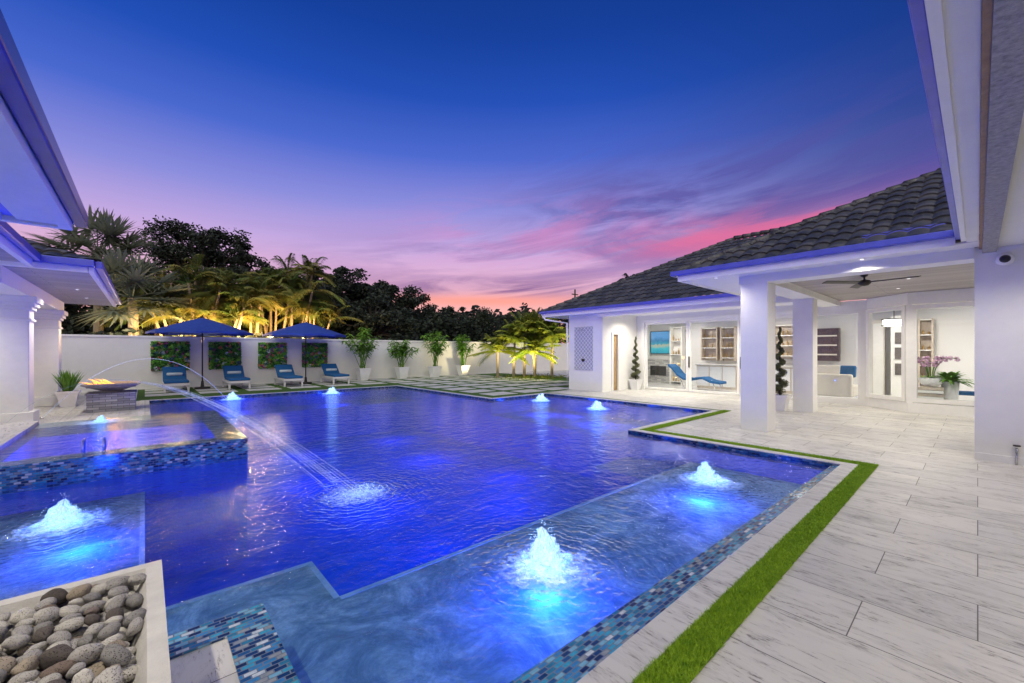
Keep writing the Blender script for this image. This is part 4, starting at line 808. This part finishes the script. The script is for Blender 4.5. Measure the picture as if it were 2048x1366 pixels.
# ---------------------------------------------------------------- sky
w=bpy.data.worlds.new('World'); SC.world=w; w.use_nodes=True; n=NT(w.node_tree)
g=n.tc('Generated'); nv=n.t.nodes.new('ShaderNodeVectorMath'); nv.operation='NORMALIZE'; n.l(g,nv.inputs[0]); g=nv.outputs[0]
def dot(v):
    x=n.t.nodes.new('ShaderNodeVectorMath'); x.operation='DOT_PRODUCT'; n.l(g,x.inputs[0]); x.inputs[1].default_value=v; return x.outputs['Value']
fw,rt,up=dot((CT,ST,0)),dot((ST,-CT,0)),dot((0,0,1)); az=n.m('ARCTAN2',rt,fw); el=n.m('ARCSINE',up)
base=n.ramp(n.m('DIVIDE',el,.9),[(0,s3(230,162,168)),(.11,s3(238,178,182)),(.17,s3(230,178,208)),(.26,s3(196,168,224)),(.36,s3(138,140,220)),(.48,s3(70,102,206)),(.6,s3(24,76,182)),(.72,s3(5,60,156)),(.86,s3(3,50,132)),(1,s3(3,40,112))])
def gs(v,c,wd):
    q=n.m('DIVIDE',n.m('SUBTRACT',v,c),wd); return n.m('EXPONENT',n.m('MULTIPLY',n.m('MULTIPLY',q,q),-1.))
def ss(v,a,b_):
    x=n.t.nodes.new('ShaderNodeMapRange'); x.interpolation_type='SMOOTHSTEP'; n.l(v,x.inputs[0]); x.inputs[1].default_value=a; x.inputs[2].default_value=b_; return x.outputs[0]
cx=n.t.nodes.new('ShaderNodeCombineXYZ'); n.l(n.m('MULTIPLY',az,2.0),cx.inputs[0]); n.l(n.m('ADD',n.m('MULTIPLY',el,12.),n.m('MULTIPLY',az,-1.5)),cx.inputs[1])
nz=n.noise(cx.outputs[0],1.5,8,.60,.9); nz2=n.noise(n.map(cx.outputs[0],(1,1,1),(0,0,0),(7,3,1)),1.3,8,.62,.8)
c1=n.ramp(nz,[(.42,(0,0,0)),(.58,(1,1,1))]); c2=n.ramp(nz2,[(.40,(0,0,0)),(.58,(1,1,1))])
def mul(*a):
    r=a[0]
    for q in a[1:]: r=n.m('MULTIPLY',r,q)
    return r
col=base
col=n.mix(mul(ss(az,.10,1.0),ss(el,.14,.34),.9),col,s3(8,46,122))
col=n.mix(mul(gs(el,.32,.10),ss(az,-.15,.30),.8,c2),col,s3(78,76,158))
col=n.mix(mul(gs(el,.20,.07),ss(az,.2,.55),.8),col,s3(116,80,146))
tilt=n.m('ADD',el,n.m('MULTIPLY',az,-.04))
col=n.mix(mul(gs(tilt,.222,.034),ss(az,.02,.36),n.m('ADD',n.m('MULTIPLY',c1,.75),.25)),col,s3(222,106,154))
col=n.mix(mul(gs(el,.27,.06),gs(az,.08,.28),c1,.7),col,s3(212,136,196))
col=n.mix(mul(gs(el,.21,.06),gs(az,.02,.40),c2,.8),col,s3(130,104,174))
col=n.mix(mul(gs(el,.150,.026),gs(az,.0,.34),n.m('ADD',n.m('MULTIPLY',c1,.8),.2)),col,s3(112,84,152))
col=n.mix(mul(gs(el,.12,.014),gs(az,-.08,.28),.8),col,s3(250,152,138))
sky=n.t.nodes.new('ShaderNodeTexSky'); sky.sky_type='NISHITA'; sky.sun_disc=False; sky.sun_elevation=R(1); sky.sun_rotation=R(40)
col=n.mix(.012,col,sky.outputs[0],'ADD')
bg=n.t.nodes.new('ShaderNodeBackground'); n.l(col,bg.inputs[0]); bg.inputs[1].default_value=1.; o=n.t.nodes.new('ShaderNodeOutputWorld'); n.l(bg.outputs[0],o.inputs[0])
# ---------------------------------------------------------------- camera
cam=bpy.data.cameras.new('camera'); cam.sensor_width=36; cam.lens=36*F0/2048; cam.shift_y=19/2048; cam.clip_end=5000; cam.clip_start=.02
co=bpy.data.objects.new('camera',cam); C.objects.link(co); co.location=(0,0,1.5); co.rotation_euler=(R(90),0,TH-R(90)); SC.camera=co
SC.view_settings.view_transform='Standard'; SC.view_settings.look='None'; SC.view_settings.exposure=0
